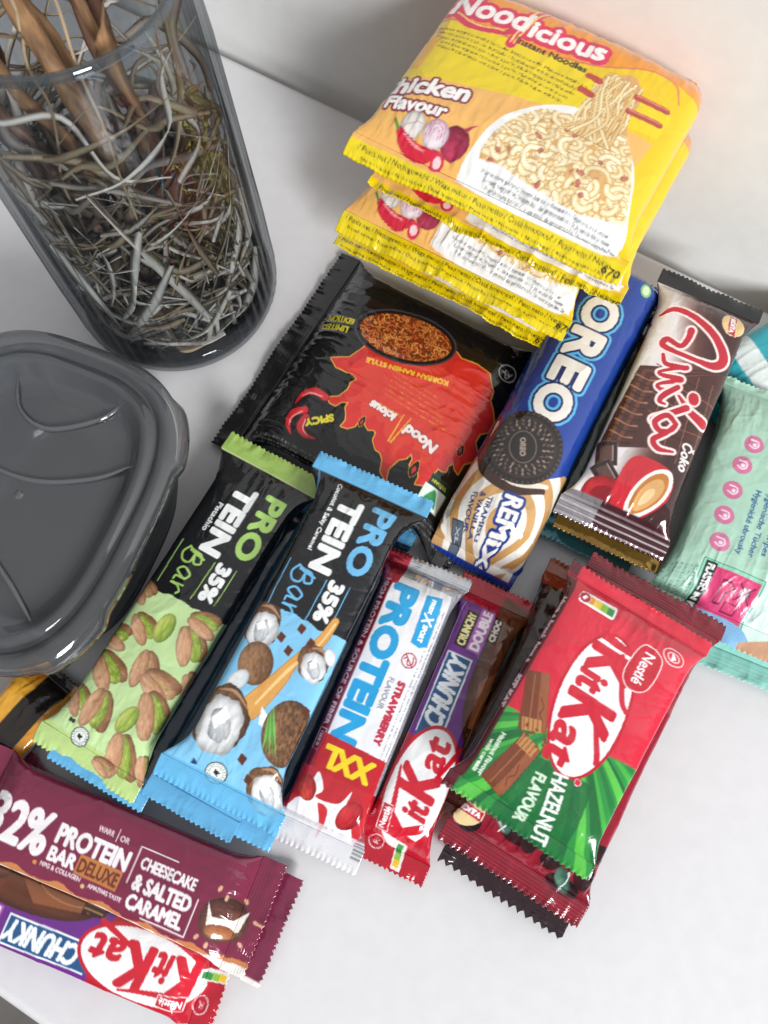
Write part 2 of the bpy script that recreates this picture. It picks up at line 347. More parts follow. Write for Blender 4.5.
# ---------------------------------------------------------------- artwork of each wrapper
rnd = random.Random(5)
def silver_ends(c, x, col='c9ccd0', foil=.8):
    for s_ in (-1, 1): c.box(s_*c.L/2, s_*x, -20, 20, col, foil=foil)
def tear(c, x0, y0, x1, y1, xe, col, seed=1, amp=.18):
    "everything beyond a wavy torn line"
    t = np.linspace(0, 1, 90); n = (fbm(t*14, t*0, seed)-.5)*amp*2
    c.P([(x0+(x1-x0)*a+b, y0+(y1-y0)*a) for a, b in zip(t, n)]+[(xe, y1), (xe, y0)], col)
def seal_mark(c, x, y, r, rot, ink='20242a', bgc='e9efe8'):
    c.E(x, y, r, r, 0, ink); c.E(x, y, r*.9, r*.9, 0, bgc); c.E(x, y, r*.62, r*.62, 0, ink, .35); c.E(x, y, r*.55, r*.55, 0, bgc)
    for k in range(18):
        a = k*20; c.E(x+r*.76*math.cos(math.radians(a)), y+r*.76*math.sin(math.radians(a)), r*.07, r*.035, a, ink)
    c.P([(x-r*.3, y-r*.25), (x-r*.1, y+r*.35), (x+r*.1, y+r*.1), (x+r*.35, y+r*.2), (x+r*.1, y-r*.3)], ink)
def microtext(c, x, y, w, h, rows, ink='303030', seed=1, rot=0, alpha=.8, words=None):
    words = words or ['ingredients', 'sugar', 'salt', 'milk powder', 'cocoa mass', 'energy', 'protein', 'may contain nuts', 'store dry', 'fat', 'fibre', 'emulsifier', 'soya', 'wheat']
    r = random.Random(seed); t = math.radians(rot)
    for k in range(rows):
        s_ = ''
        while len(s_) < w/(h*.62): s_ += r.choice(words)+(', ' if r.random() < .7 else ' / ')
        d = -k*h*1.75; c.T(s_[:int(w/(h*.62))], x-d*math.sin(t), y+d*math.cos(t), h, w, rot=rot, col=ink, al='l', alpha=alpha)
def pist(c, x, y, r, rot, green=True, seed=1):
    t = math.radians(rot); px, py = -math.sin(t)*r*.16, math.cos(t)*r*.16
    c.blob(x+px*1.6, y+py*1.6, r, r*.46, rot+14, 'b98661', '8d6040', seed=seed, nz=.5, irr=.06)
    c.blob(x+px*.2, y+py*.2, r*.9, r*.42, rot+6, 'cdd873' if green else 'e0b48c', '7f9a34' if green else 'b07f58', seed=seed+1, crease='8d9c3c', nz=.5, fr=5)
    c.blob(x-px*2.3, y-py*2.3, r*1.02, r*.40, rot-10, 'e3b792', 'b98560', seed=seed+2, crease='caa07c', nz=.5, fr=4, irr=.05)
def bar_common(c, accent, sub, ly):
    c.T('PRO', -4.75, 1.58, 1.1, 3.4, b=.08, col=accent); c.T('TEIN', -4.4, .12, 1.1, 3.7, b=.09, col='f3f5f4')
    c.T(sub[0], sub[1], sub[2], sub[3], sub[4], b=.012, col='f3f5f4')
    c.S([(-2.45, -.75), (-2.2, .1), (-2.35, -.7), (-2.35, -.15), (-1.95, 0.05), (-1.85, -.25), (-2.2, -.4), (-1.8, -.45), (-1.75, -.8), (-2.1, -1.0), (-2.5, -.8)], .1, accent)
    c.S([(-1.05, -.15), (-1.3, -.1), (-1.5, -.5), (-1.25, -.75), (-1.05, -.4), (-1.0, -.2), (-.98, -.65), (-.8, -.7)], .1, accent)
    c.S([(-.7, -.1), (-.62, -.7), (-.6, -.35), (-.4, -.12), (-.25, -.2)], .1, accent)
    c.S([(-2.6, -1.35), (-.35, -1.3)], .05, accent, curve=False); c.S([(-2.35, .62), (-.35, .55)], .05, accent, curve=False)
    c.T('35%', -1.5, 1.15, .74, 1.95, b=.06, col='f3f5f4'); c.S([(-2.5, 1.72), (-.6, 1.68)], .045, accent, curve=False)
def art_pistachio():
    c = Cv(17.1, 9, 'b4d488', off=(0, -.35)); c.box(-9, .1, -9, 9, '17181a'); c.box(-9, -7.45, -9, 9, '9dbd5c')
    c.box(-7.5, -7.42, -9, 9, 'c5db94')
    tear(c, .15, -6, -.2, 6, 9, 'c3e0a0', 3); c.box(7.3, 9, -9, 9, 'b9d37f', .75)
    bar_common(c, 'a6cf6c', ('Pistachio', -4.2, -.68, .26, 1.55), 0)
    for k, (x, y, r, rot, g) in enumerate([(.3, -1.75, .6, 70, 0), (1.75, -.6, .62, 60, 1), (1.35, .25, .6, 10, 1), (1.4, 1.75, .75, 40, 1), (.3, 1.72, .62, 90, 1), (2.7, -1.65, .66, 95, 1), (4.1, -1.0, .78, 60, 1),
            (3.3, .55, .7, 20, 0), (3.65, 1.5, .78, 75, 0), (4.8, 1.95, .85, 40, 1), (5.55, 1.05, .56, 0, 1), (5.8, -1.35, .6, 50, 1), (5.8, -.3, .74, 10, 1), (7.0, 1.6, .8, 20, 1), (7.75, 1.0, .4, 80, 0), (2.9, 2.9, .6, 60, 0), (7.0, 2.8, .5, 30, 1), (4.4, -2.6, .6, 10, 0)]):
        if k in (2, 10): r *= 1.2; c.blob(x, y, r, r*.6, rot-10, 'd3dc74', '809e38', seed=k+5, crease='7e9a30')
        else: pist(c, x, y, r*1.24, rot, g, k*5+2)
    seal_mark(c, 7.2, -.4, .44, 0); c.T('S8', 6.75, -1.1, .2, .34, rot=90, b=.03, col='20302a')
    microtext(c, 2.6, -2.25, 4.6, .1, 2, '4a6a3a', 3); microtext(c, 2.0, 2.95, 4.0, .1, 3, '4a6a3a', 4)
    return c
def art_coconut():
    c = Cv(16.3, 9, '74bde6'); c.box(-9, -.2, -9, 9, '17181b'); c.box(-9, -7.2, -9, 9, '63b4e2'); tear(c, -.3, -6, -.5, 6, 9, '84c8ee', 5)
    c.off = (-.15, -.45); bar_common(c, '6db9e6', ('Coconut & Salty Caramel', -5.05, -.72, .22, 3.5), 0); c.off = (0, 0)
    for s_ in (-1,): c.box(-8, 8, s_*2.25-.04, s_*2.25+.04, '5fa9d8', .8)
    def half(x, y, r, sd, rot=0):
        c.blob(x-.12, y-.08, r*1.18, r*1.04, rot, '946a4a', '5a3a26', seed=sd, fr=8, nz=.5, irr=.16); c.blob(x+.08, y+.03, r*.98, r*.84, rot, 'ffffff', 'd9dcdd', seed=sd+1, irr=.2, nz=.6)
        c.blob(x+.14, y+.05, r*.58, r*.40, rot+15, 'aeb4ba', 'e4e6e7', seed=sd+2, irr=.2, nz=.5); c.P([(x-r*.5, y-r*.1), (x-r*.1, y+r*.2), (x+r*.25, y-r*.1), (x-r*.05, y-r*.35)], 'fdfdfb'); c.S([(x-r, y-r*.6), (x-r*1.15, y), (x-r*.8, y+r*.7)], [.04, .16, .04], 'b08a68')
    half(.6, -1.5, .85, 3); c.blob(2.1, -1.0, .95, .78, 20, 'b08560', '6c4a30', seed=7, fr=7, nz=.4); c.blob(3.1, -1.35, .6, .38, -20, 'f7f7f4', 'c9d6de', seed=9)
    c.S([(-1.0, 1.35), (.1, 1.15), (1.2, .55), (2.4, .2), (3.9, -.35)], [.3, .45, .35, .7, .95], 'e0a455', out=[(.03, 'b8742a')]); c.S([(-.9, 1.4), (.4, 1.1), (1.7, .45), (3.6, -.2)], [.1, .08, .16, .1], 'f6d08a')
    half(1.15, 1.35, .68, 12, 30); c.blob(.5, 1.85, .42, .26, 40, 'f6f6f3', 'cfd4d8', seed=14)
    half(4.95, -1.2, 1.22, 20, 10); c.P([(4.2, -1.3), (5.0, -1.6), (5.3, -1.3), (4.6, -.9)], 'ffffff'); c.P([(3.6, .1), (4.3, .3), (4.4, .8), (3.9, .6)], 'ffffff')
    c.blob(4.15, 1.6, 1.4, 1.1, 15, 'a07753', '4d301e', seed=31, fr=9, nz=.45)
    for k in range(5): c.S([(3.4+k*.12, .55), (4.2+k*.1, 1.0-k*.05), (5.2, 1.6-k*.16)], [.03, .1, .02], '4f9a3e' if k % 2 else '7cc05a')
    half(6.65, 1.75, .8, 40)
    for x, y, r in ((-.1, .15, 30), (.6, -.5, 80), (1.0, .05, 10), (5.85, .35, 95), (6.5, .9, 60), (.3, .8, 0), (3.0, 1.9, 30)):
        c.P([(x-.2, y-.13), (x+.12, y-.18), (x+.24, y+.1), (x-.1, y+.17)], '5a2f1e', out=(.02, '8a5a40'))
    seal_mark(c, 6.85, -.4, .46, 0); c.P([(6.7, -1.5), (6.9, -1.2), (6.98, -1.5)], '1c3c66')
    microtext(c, 3.0, 2.7, 3.6, .1, 3, '2d5a7a', 8); c.box(7.05, 9, -9, 9, '5fb2e0', .8)
    return c
def art_straw():
    c = Cv(14.5, 8, 'ededf0', off=(0, -.25)); c.box(-5.9, 8, -6, -1.02, '7c1a2c'); c.box(-9, -5.9, -9, 9, 'cfd2d8', foil=.7)
    c.box(-8, -5.4, -4, -.8, 'c03246'); c.box(-6, 4, 1.95, 6, 'b9bec7', foil=.3)
    microtext(c, -5, 2.2, 8.6, .11, 4, '50545c', 12)
    c.T('PROTEIN', -1.65, -.25, 1.25, 7.7, b=.11, col='1f9fd8'); c.T('STRAWBERRY', .2, 1.2, .38, 3.0, b=.035, col='c02a44'); c.T('FLAVOUR', -.55, .7, .26, 1.5, b=.01, col='8d9299')
    c.P([(-5.45, .72), (-5.6, 1.55), (-3.2, 1.62), (-3.0, 1.3), (-3.1, .85)], '25a3dc'); c.T('max', -5.0, 1.2, .28, .72, col='ffffff', b=.02); c.T('X', -4.4, 1.2, .55, .5, b=.03, shear=.2, col='ffffff'); c.T('SPORT', -3.68, 1.2, .24, .85, col='ffffff', b=.02)
    c.E(-2.3, 1.1, .36, .36, 0, 'b83a4c'); c.E(-2.3, 1.1, .3, .3, 0, 'ededf0'); c.S([(-2.5, 1.25), (-2.2, 1.3), (-2.1, 1.1), (-2.4, 1.0), (-2.3, .85)], .06, 'b83a4c'); c.S([(-2.55, .85), (-2.05, 1.35)], .06, 'b83a4c', curve=False)
    c.T('HIGH PROTEIN & SOURCE OF FIBER', -1.9, -1.3, .24, 7.3, col='e9c9cf', b=.008); c.box(1.9, 2.9, -1.5, -1.1, 'e9c9cf'); c.box(1.93, 2.87, -1.47, -1.13, '7c1a2c'); c.T('FIBER', 2.4, -1.3, .17, .7, col='e9c9cf')
    c.P([(2.05, -1.15), (2.2, 1.95), (3.9, 2.0), (4.4, -1.1)], 'bb1b28'); c.P([(3.6, -2), (3.7, 3), (6, 3), (6, -2)], 'c02530')
    c.T('XXL', 2.95, .35, 1.0, 2.35, rot=-90, b=.07, col='f4d426', out=[(.03, 'a81820')])
    c.P([(3.7, -.7), (4.3, -.2), (4.7, -.4), (4.6, .6), (3.9, 1.0), (4.7, 1.0), (5.3, 1.6), (8, 3), (8, -3), (5.4, -1.5), (4.8, -.9)], 'f2efef', closed_curve=True)
    c.blob(4.5, -.9, .55, .42, 30, 'e0583e', 'a31420', seed=3); c.P([(4.9, -.2), (5.6, .1), (6.4, .25), (5.8, .4), (5.0, .3)], 'c83036', closed_curve=True); c.blob(4.9, 1.3, .7, .5, -20, 'd63a40', '9c1620', seed=5)
    c.box(5.7, 9, -9, 9, 'eeeef2', .85, foil=.35)
    for k in range(40): c.box(4.2+k*.06, 4.23+k*.06, 2.2, 3.6, '55585e', .7)
    return c
def kitoval(c, x, y, a, b, rot=0, ring=.16):
    c.E(x, y, a+ring, b+ring, rot, 'c3142a'); c.E(x, y, a, b, rot, 'f4f3f3')
def art_chunky():
    c = Cv(13.6, 8, 'b3122a', off=(0, -.25)); c.P([(-1.6, -6), (-.9, 6), (6.1, 6), (5.4, 0), (5.6, -6)], '6b2a86'); microtext(c, 6, 0, .01, .1, 0)
    c.blob(2.6, -1.0, 3.2, 1.0, 2, '7a4226', '532816', seed=3, fr=2)
    c.P([(-.8, -.9), (2.2, -.45), (3.2, -1.3), (2.4, -2.4), (-.6, -2.2)], '8e5433'); c.S([(-.6, -1.2), (.6, -.9), (1.8, -1.0), (2.6, -1.5)], .05, 'b87a50'); c.S([(-.5, -1.7), (.9, -1.4), (2.0, -1.8)], .05, '5c2f1b')
    c.P([(-.9, -.9), (-1.0, -2.2), (.2, -2.0), (.1, -.7)], '3a1d12')
    for k in range(4): c.box(-.8, .1, -1.05-k*.27, -.97-k*.27, 'b08458')
    c.P([(3.3, -1.6), (4.1, .1), (6.6, -.2), (6.2, -2.4)], '6f3a22'); c.blob(4.7, -1.2, 1.1, .6, 10, '9a5d38', '512918', seed=8)
    for k in range(26): c.blob(rnd.uniform(-.8, 6), rnd.uniform(-2.3, 1.9), rnd.uniform(.05, .13), .07, rnd.uniform(0, 180), '8a4c2c', '43200f', seed=k)
    c.box(-2, 5.5, 1.62, 1.68, 'd9a7c9'); microtext(c, -3.6, 2.6, 8, .1, 4, 'd9b7dd', 5); c.box(-6, -2, 1.9, 4, 'a8aeb8'); microtext(c, -5.8, 2.7, 4, .1, 5, '30343c', 6)
    c.P([(-.95, .12), (2.95, .2), (2.95, 1.45), (-.95, 1.35)], 'e8edf2'); c.P([(-1.4, .2), (2.87, .28), (2.87, 1.37), (-1.4, 1.27)], '1f5384'); c.T('CHUNKY', 1.12, .8, .9, 3.35, b=.045, shear=.18, col='f2f6fa')
    c.P([(3.3, .72), (5.1, .72), (5.1, 1.35), (3.3, 1.35)], '201014'); c.T('CRUNCHY', 4.2, 1.03, .42, 1.65, b=.03, col='e6dc9a'); c.P([(3.3, .05), (5.5, .05), (5.5, .72), (3.3, .72)], 'b05bb4'); c.T('DOUBLE', 4.4, .38, .48, 2.0, b=.035, col='f6eef6')
    c.P([(4.0, -.45), (5.3, -.45), (5.3, 0), (4.0, 0)], '2a120c'); c.T('CHOC', 4.65, -.22, .3, 1.1, b=.02, col='e8ddd0')
    kitoval(c, -3.2, .2, 2.75, 1.32)
    [c.T(ch, x, y, h_, w, b=.115 if ch == 'K' else .065, col='cc1b30', shear=.15, rot=2) for ch, x, y, h_, w in (('K', -5.05, .15, 1.75, 1.15), ('it', -4.08, .0, 1.25, .72), ('K', -3.0, .3, 1.85, 1.3), ('at', -1.6, .2, 1.25, 1.45))]
    c.S([(-5.2, .75), (-3.6, 1.05), (-2.6, 1.3)], [.26, .2, .1], 'cc1b30'); c.S([(-2.9, -.2), (-1.4, -.7), (-.9, -.85)], [.16, .24, .2], 'cc1b30')
    c.P([(-5.4, .75), (-4.3, .9), (-4.3, 1.32), (-5.4, 1.3)], 'c3142a', out=(.04, 'f0e6e6')); c.T('Nestlé', -4.85, 1.08, .3, .95, b=.008, col='ffffff')
    c.P([(-6.75, -.15), (-5.55, 0.05), (-5.6, -.45), (-6.75, -.6)], 'e6e6e2', out=(.03, 'f4f4f2')); c.box(-6.05, -5.65, -.35, -.05, '2f8f4a'); c.box(-6.35, -6.05, -.4, -.1, '8fbf40'); c.box(-6.65, -6.35, -.45, -.15, 'e8c02e')
    c.E(-6.0, 1.0, .33, .4, 0, 'f0dede'); c.E(-6.0, 1.0, .29, .36, 0, 'b3122a'); c.T('R', -6.0, 1.0, .3, col='f0dede')
    return c
def art_hazelnut():
    c = Cv(11.4, 10, 'd8283f', off=(0, .2)); c.P([(1.9, -6), (1.75, -3.4), (1.5, -1), (1.1, 1), (.9, 2.4), (.8, 6), (9, 6), (9, -6)], '2f8f42')
    cx, cy = .2, -.1
    for k in range(26):
        a = math.radians(-80+k*6.6); a2 = a+math.radians(2.6+1.8*(k % 3)); r = 9; col = ['5cc04c', '1d6a35', '47ad45', '237a3c'][k % 4]
        s_ = c.region([(1.75, -6), (1.4, -1), (.95, 2.4), (.8, 6), (9, 6), (9, -6)]) if k == 0 else s_
        c.P([(cx, cy), (cx+r*math.cos(a), cy+r*math.sin(a)), (cx+r*math.cos(a2), cy+r*math.sin(a2))], col, clip=s_)
    c.P([(2.4, .25), (2.5, 1.6), (6.5, 2.0), (6.5, -1.5), (2.7, -1.1)], '176336', .8)
    for x, y, r, s2 in ((.75, -2.1, 23, 1), (3.5, -1.65, -12, -1)):
        t = math.radians(r); R = lambda p, q: (x+p*math.cos(t)-q*math.sin(t), y+p*math.sin(t)+q*math.cos(t))
        c.P([R(-1.25, -.5), R(1.2, -.62), R(1.25, .55), R(-1.2, .48)], '7a4028', out=(.02, '54281a')); c.P([R(-1.25, .1), R(1.22, .12), R(1.25, .55), R(-1.2, .48)], '9a5a3a')
        c.S([R(-1.1, -.15), R(1.1, -.18)], .05, 'a56a48', curve=False); e = 1.0*s2; c.P([R(e-.3, -.5), R(e+.25, -.45), R(e+.25, .4), R(e-.25, .35)], 'c58a52')
        for k in range(5): c.S([R(e-.25, -.4+k*.19), R(e+.2, -.38+k*.19)], .05, '8a5230', curve=False)
        c.S([R(-.2, .2), R(.2, .35), R(.5, .22), R(.8, .38)], .04, '5e3020')
    for k in range(16): c.blob(2.0+rnd.uniform(-.35, .35), -1.2+rnd.uniform(-.8, .8), rnd.uniform(.05, .13), .07, 30*k, 'a06a40', '5a2f1c', seed=k)
    kitoval(c, -.4, -.05, 3.1, 1.45, 8, .13)
    c.E(-.4, -.05, 3.1, 1.45, 8, 'f6f4f4')
    [c.T(ch, x, y, h_, w, b=.13 if ch == 'K' else .075, col='cf1f36', shear=.12, rot=6) for ch, x, y, h_, w in (('K', -2.35, -.2, 2.0, 1.3), ('it', -1.28, -.45, 1.4, .85), ('K', -.05, 0, 2.25, 1.5), ('at', 1.6, -.2, 1.45, 1.75))]
    c.S([(-3.3, -.95), (-3.2, .0), (-3.2, .35)], [.4, .3, .3], 'cf1f36'); c.S([(-2.9, .1), (-1.3, .9), (-.9, 1.3)], [.2, .24, .2], 'cf1f36'); c.S([(.0, .35), (1.3, 1.1), (1.6, 1.2)], [.2, .26, .2], 'cf1f36')
    c.E(2.65, .95, .13, .13, 0, 'd8283f', out=(.03, 'ffffff'))
    c.P([(-3.9, .9), (-3.6, .55), (-2.4, .45), (-1.9, .8), (-1.95, 1.35), (-2.4, 1.65), (-3.6, 1.6)], 'c51b30', out=(.05, 'f4e2e2'), closed_curve=True); c.T('Nestlé', -2.9, 1.08, .5, 1.45, b=.015, col='ffffff')
    c.P([(-4.75, -2.9), (-3.65, -2.45), (-3.65, -2.45)], 'ffffff'); c.P([(-4.5, -2.6), (-4.1, -2.6), (-4.1, -1.05), (-4.6, -1.05)], 'efece4', out=(.08, 'ffffff'))
    for k, cc in enumerate(['d03040', 'e89a3a', 'e8cc3a', '8fc03c', '2f9048']): c.box(-4.5, -4.15, -2.6+k*.31, -2.3+k*.31, cc)
    c.E(-4.32, -2.45, .24, .24, 0, 'b81f3c', out=(.03, 'ffffff')); c.T('E', -4.32, -2.45, .24, rot=60, b=.03, col='ffffff')
    c.E(-4.05, 1.95, .5, .36, 80, 'f2dede'); c.E(-4.05, 1.95, .45, .31, 80, 'd8283f'); c.E(-4.05, 1.95, .3, .2, 80, 'f2dede'); c.E(-4.05, 1.95, .25, .15, 80, 'd8283f'); c.P([(-4.25, 1.85), (-3.85, 1.9), (-4.0, 2.1)], 'ffffff')
    c.T('HAZELNUT', 4.15, .55, .66, 2.9, b=.02, col='f2f6f0', rot=12); c.T('FLAVOUR', 4.2, -.35, .52, 2.1, b=.025, col='d7ecd2', rot=6)
    c.T('Hazelnut Flavour', 3.6, -2.55, .22, 2.0, b=.015, col='e6f2e2'); c.T('with cereals', 3.8, -2.82, .2, 1.5, b=.01, col='e6f2e2')
    c.box(-6, 6, -4.6, -3.02, '5a1822'); c.T('Have a break, have a', -2.2, -3.25, .28, 3.4, b=.02, col='e9c6cc'); c.T('KIT KAT', .9, -3.25, .28, 1.6, b=.04, col='e9c6cc')
    microtext(c, -5, -4.0, 9.5, .12, 3, 'cdb9bb', 9); c.box(-6, 6, 3.35, 4.4, 'e8e8ea'); microtext(c, -5, 3.75, 9.5, .14, 3, '30343a', 11); c.box(-5.1, -4.9, -9, 9, 'b81c34', .5)
    return c
def art_cherry(base='7c1024', dk='3a0710'):
    c = Cv(14.8, 9, base); c.P([(-5.6, -3), (-5.6, 3), (5.2, 3), (5.2, -3)], '8e1429', closed_curve=True)
    for k in range(14):
        x, y = rnd.uniform(3.2, 6.2), rnd.uniform(-2.8, 2.8); c.blob(x, y, rnd.uniform(.4, .75), rnd.uniform(.3, .45), rnd.uniform(0, 180), dk, '160408', seed=k)
    for x, y in ((5.2, -1.4), (6.0, 1.9), (4.4, .6)): c.blob(x, y, .55, .3, 40, '5f8f78', '2a4a3c', seed=5); c.S([(x-.4, y), (x, y+.15), (x+.5, y)], .06, 'f0f4f2')
    c.E(5.55, -2.9, .75, .62, 0, 'ecd29a', out=(.03, 'fff')if 0 else (.03, 'f6ead2')); c.P([(5.35, -3.5), (5.75, -3.5), (5.8, -2.3), (5.4, -2.3)], 'c01c2e'); c.T('SEDITA', 5.58, -2.9, .26, 1.05, rot=90, b=.03, col='ffffff')
    c.S([(4.6, -2.2), (5.1, -1.9), (5.6, -1.2)], [.02, .14, .02], 'e8e8ea', foil=.6)
    for k in range(5): c.box(6.45+k*.15, 6.5+k*.15, -9, 9, 'a82a3c', .7)
    return c
def art_plain(L, H, col, col2=None, foil=0, band=None):
    c = Cv(L, H, col, R=30); c.a[..., 3] = 1-foil
    if col2: c.box(-L, -L/2+1.2, -20, 20, col2); c.box(L/2-1.2, L, -20, 20, col2)
    if band:
        for y0, y1, cc in band: c.box(-L, L, y0, y1, cc)
    return c
def art_anita():
    c = Cv(14.8, 9, '3c1c1c'); f = lambda X, Y: np.stack([np.interp(Y+X*.06+1.1*np.exp(-((X+6)/2.4)**2), [-2.9, -2.35, -2.1, -1.7, -.8, .3, 1.2], v) for v in ([.78, .72, .93, .92, .90, .40, .24], [.72, .64, .92, .90, .88, .24, .12], [.40, .26, .90, .89, .88, .22, .12])], -1)
    c.box(-8, 6.0, -4.4, 4.4, f); c.P([(-3, .6), (2, .1), (3, 6), (-8, 6), (-8, .6)], f)
    c.box(-8, 8, -4.5, -2.75, '20242a'); c.T('Anita', -3.0, -2.45, .5, 2.0, b=.05, shear=.3, col='b8283c'); microtext(c, -1.5, -3.2, 7.5, .13, 4, 'c8ccd0', 3); c.T('Čokoláda', -.2, -2.75, .3, 1.6, b=.02, col='7a6a38')
    # stacked wafers, chocolate squares, coffee cup
    for k in range(5):
        y0 = -2.0+k*.22; x0 = -.9+k*.12
        c.P([(x0-.2, y0+.1), (-2.6, 2.3), (1.2+k*.1, 2.6), (3.4-k*.08, y0+.5), (3.4, y0-.2)], ['4a2620', '6a3a2c'][k % 2], out=(.02, '2c1410'))
    for k in range(7): c.S([(-1.5+k*.5, -1.2+.1*k), (-1.2+k*.5, .5), (-1.0+k*.42, 2.4)], .05, '8a5644' if k % 2 else '2e1611')
    for k in range(4): c.S([(-1.9+.1*k, -.6+k*.75), (1.0, -.3+k*.75), (3.0, 0+k*.7)], .04, '90604c')
    for k in range(12): c.S([(-.6+k*.33, -1.95+.1*(k % 2)), (-.5+k*.33, -1.3), (-.62+k*.33, -.9)], [.1, .04, .1], ['a8765c', '35190f'][k % 2])
    for x, y, r in ((3.9, -1.7, 20), (4.9, -1.35, 50)):
        t = math.radians(r); R = lambda p, q: (x+p*math.cos(t)-q*math.sin(t), y+p*math.sin(t)+q*math.cos(t))
        c.P([R(-.62, -.5), R(.62, -.5), R(.6, .5), R(-.6, .5)], '2a1716', out=(.03, '7d6a64')); c.P([R(-.4, -.3), R(.4, -.3), R(.38, .3), R(-.38, .3)], '5a3a34'); c.S([R(-.4, .3), R(.38, .3)], .05, 'b79c92', curve=False)
    c.blob(5.9, -.9, .95, 1.25, 0, 'cf2a33', '8f121e', seed=3); c.E(5.9, -1.0, .5, .7, 0, '8a1420'); c.P([(3.4, -.3), (4.6, -.75), (6.2, -.5), (6.5, .6), (4.9, 1.7), (3.5, 1.4)], 'c92331', closed_curve=True)
    c.E(4.85, .85, 1.45, .72, -20, 'f3eee8'); c.E(4.85, .85, 1.2, .56, -20, 'c07a34'); c.E(4.95, .85, .95, .42, -20, 'dca868'); c.E(5.1, .8, .5, .2, -20, 'eccb98')
    # script word
    O = [(.12, 'f3d9d6'), (.06, 'fff2f0')]; R_ = 'c01f33'
    for p, w in (([(-4.15, -2.0), (-4.75, -1.4), (-4.7, -.3), (-4.1, .9), (-3.2, 1.65), (-2.6, 1.35), (-2.5, .4), (-2.5, -.6), (-2.6, -1.3), (-3.0, -1.2), (-2.9, -.5), (-3.4, -.3), (-3.95, -.3)], [.12, .3, .34, .4, .5, .42, .24, .26, .34, .3, .26, .3, .36]),
                 ([(-2.1, -1.1), (-1.7, -.8), (-1.85, .05), (-1.9, .1), (-1.2, -.9), (-1.05, -.7), (-1.2, .15), (-.5, -.75), (-.3, -.5), (-.55, .1)], [.2, .26, .3, .2, .16, .24, .3, .16, .24, .3]),
                 ([(-.75, .15), (-.1, -.3), (.3, -.4), (.35, -.1)], [.28, .3, .24, .12]), ([(-.35, .35), (.2, 1.1), (.5, 1.95)], [.14, .34, .5]), ([(.1, .9), (.9, .1), (1.35, -.35), (1.55, -.1)], [.34, .32, .3, .16]),
                 ([(1.1, .75), (.85, .2), (1.4, -.2), (1.75, .15), (1.5, .65), (1.1, .75), (1.7, .5), (2.3, .05), (2.65, .4), (2.5, 1.1)], [.24, .28, .3, .28, .22, .2, .24, .3, .28, .12])):
        c.S(p, w, R_, out=O)
    c.E(-.5, 1.05, .34, .26, 20, R_, out=(.1, 'f3d9d6'))
    c.T('Čoko', 2.45, 1.75, .52, 1.5, b=.03, col='f0ece8', rot=10, shear=.2)
    c.E(-5.25, 1.5, .66, .6, 0, 'e6c486', out=(.03, 'f2e2c4')); c.P([(-5.85, 1.3), (-5.8, 1.68), (-5.2, 1.6), (-4.6, 1.75), (-4.65, 1.35), (-5.2, 1.22)], 'b81c2c', out=(.03, 'f2e2c4')); c.T('SEDITA', -5.23, 1.47, .26, 1.05, b=.03, col='ffffff')
    c.box(-8, -6.4, -9, 9, '15161a'); c.box(6.0, 9, -9, 9, '4c2028', foil=.45); c.box(6.0, 9, -9, -.9, 'a9a3a8', foil=.75)
    for k in range(4): c.box(6.25+k*.3, 6.33+k*.3, -9, 9, 'd9d2d4', foil=.7)
    return c
def cookie(c, x, y, a, b, rot):
    t = math.radians(rot); c.E(x, y, a, b, rot, '1d1413')
    for k in range(44):
        q = 2*math.pi*k/44; c.E(x+a*.95*math.cos(q)*math.cos(t)-b*.95*math.sin(q)*math.sin(t), y+a*.95*math.cos(q)*math.sin(t)+b*.95*math.sin(q)*math.cos(t), .09, .05, math.degrees(q)+rot, '4a3a36')
    c.E(x, y, a*.88, b*.88, rot, '120c0c'); c.E(x, y, a*.85, b*.85, rot, '2b201e')
    c.E(x, y, a*.8, b*.8, rot, '3a2d2a'); c.E(x, y, a*.78, b*.78, rot, '241a19')
    for rr, nn in ((.72, 30), (.62, 26), (.52, 20)):
        for k in range(nn):
            q = 2*math.pi*(k+.5*(nn % 4 == 0))/nn; X, Y = a*rr*math.cos(q), b*rr*math.sin(q)
            c.E(x+X*math.cos(t)-Y*math.sin(t), y+X*math.sin(t)+Y*math.cos(t), .1, .055, math.degrees(q)+rot+45*(k % 2), ['8a7868', '5c4c44'][k % 2])
    c.E(x, y, a*.44, b*.34, rot, '6f6056'); c.E(x, y, a*.41, b*.31, rot, '221918'); c.T('OREO', x, y, .28, .95, rot=rot, b=.02, col='9a8a7c')
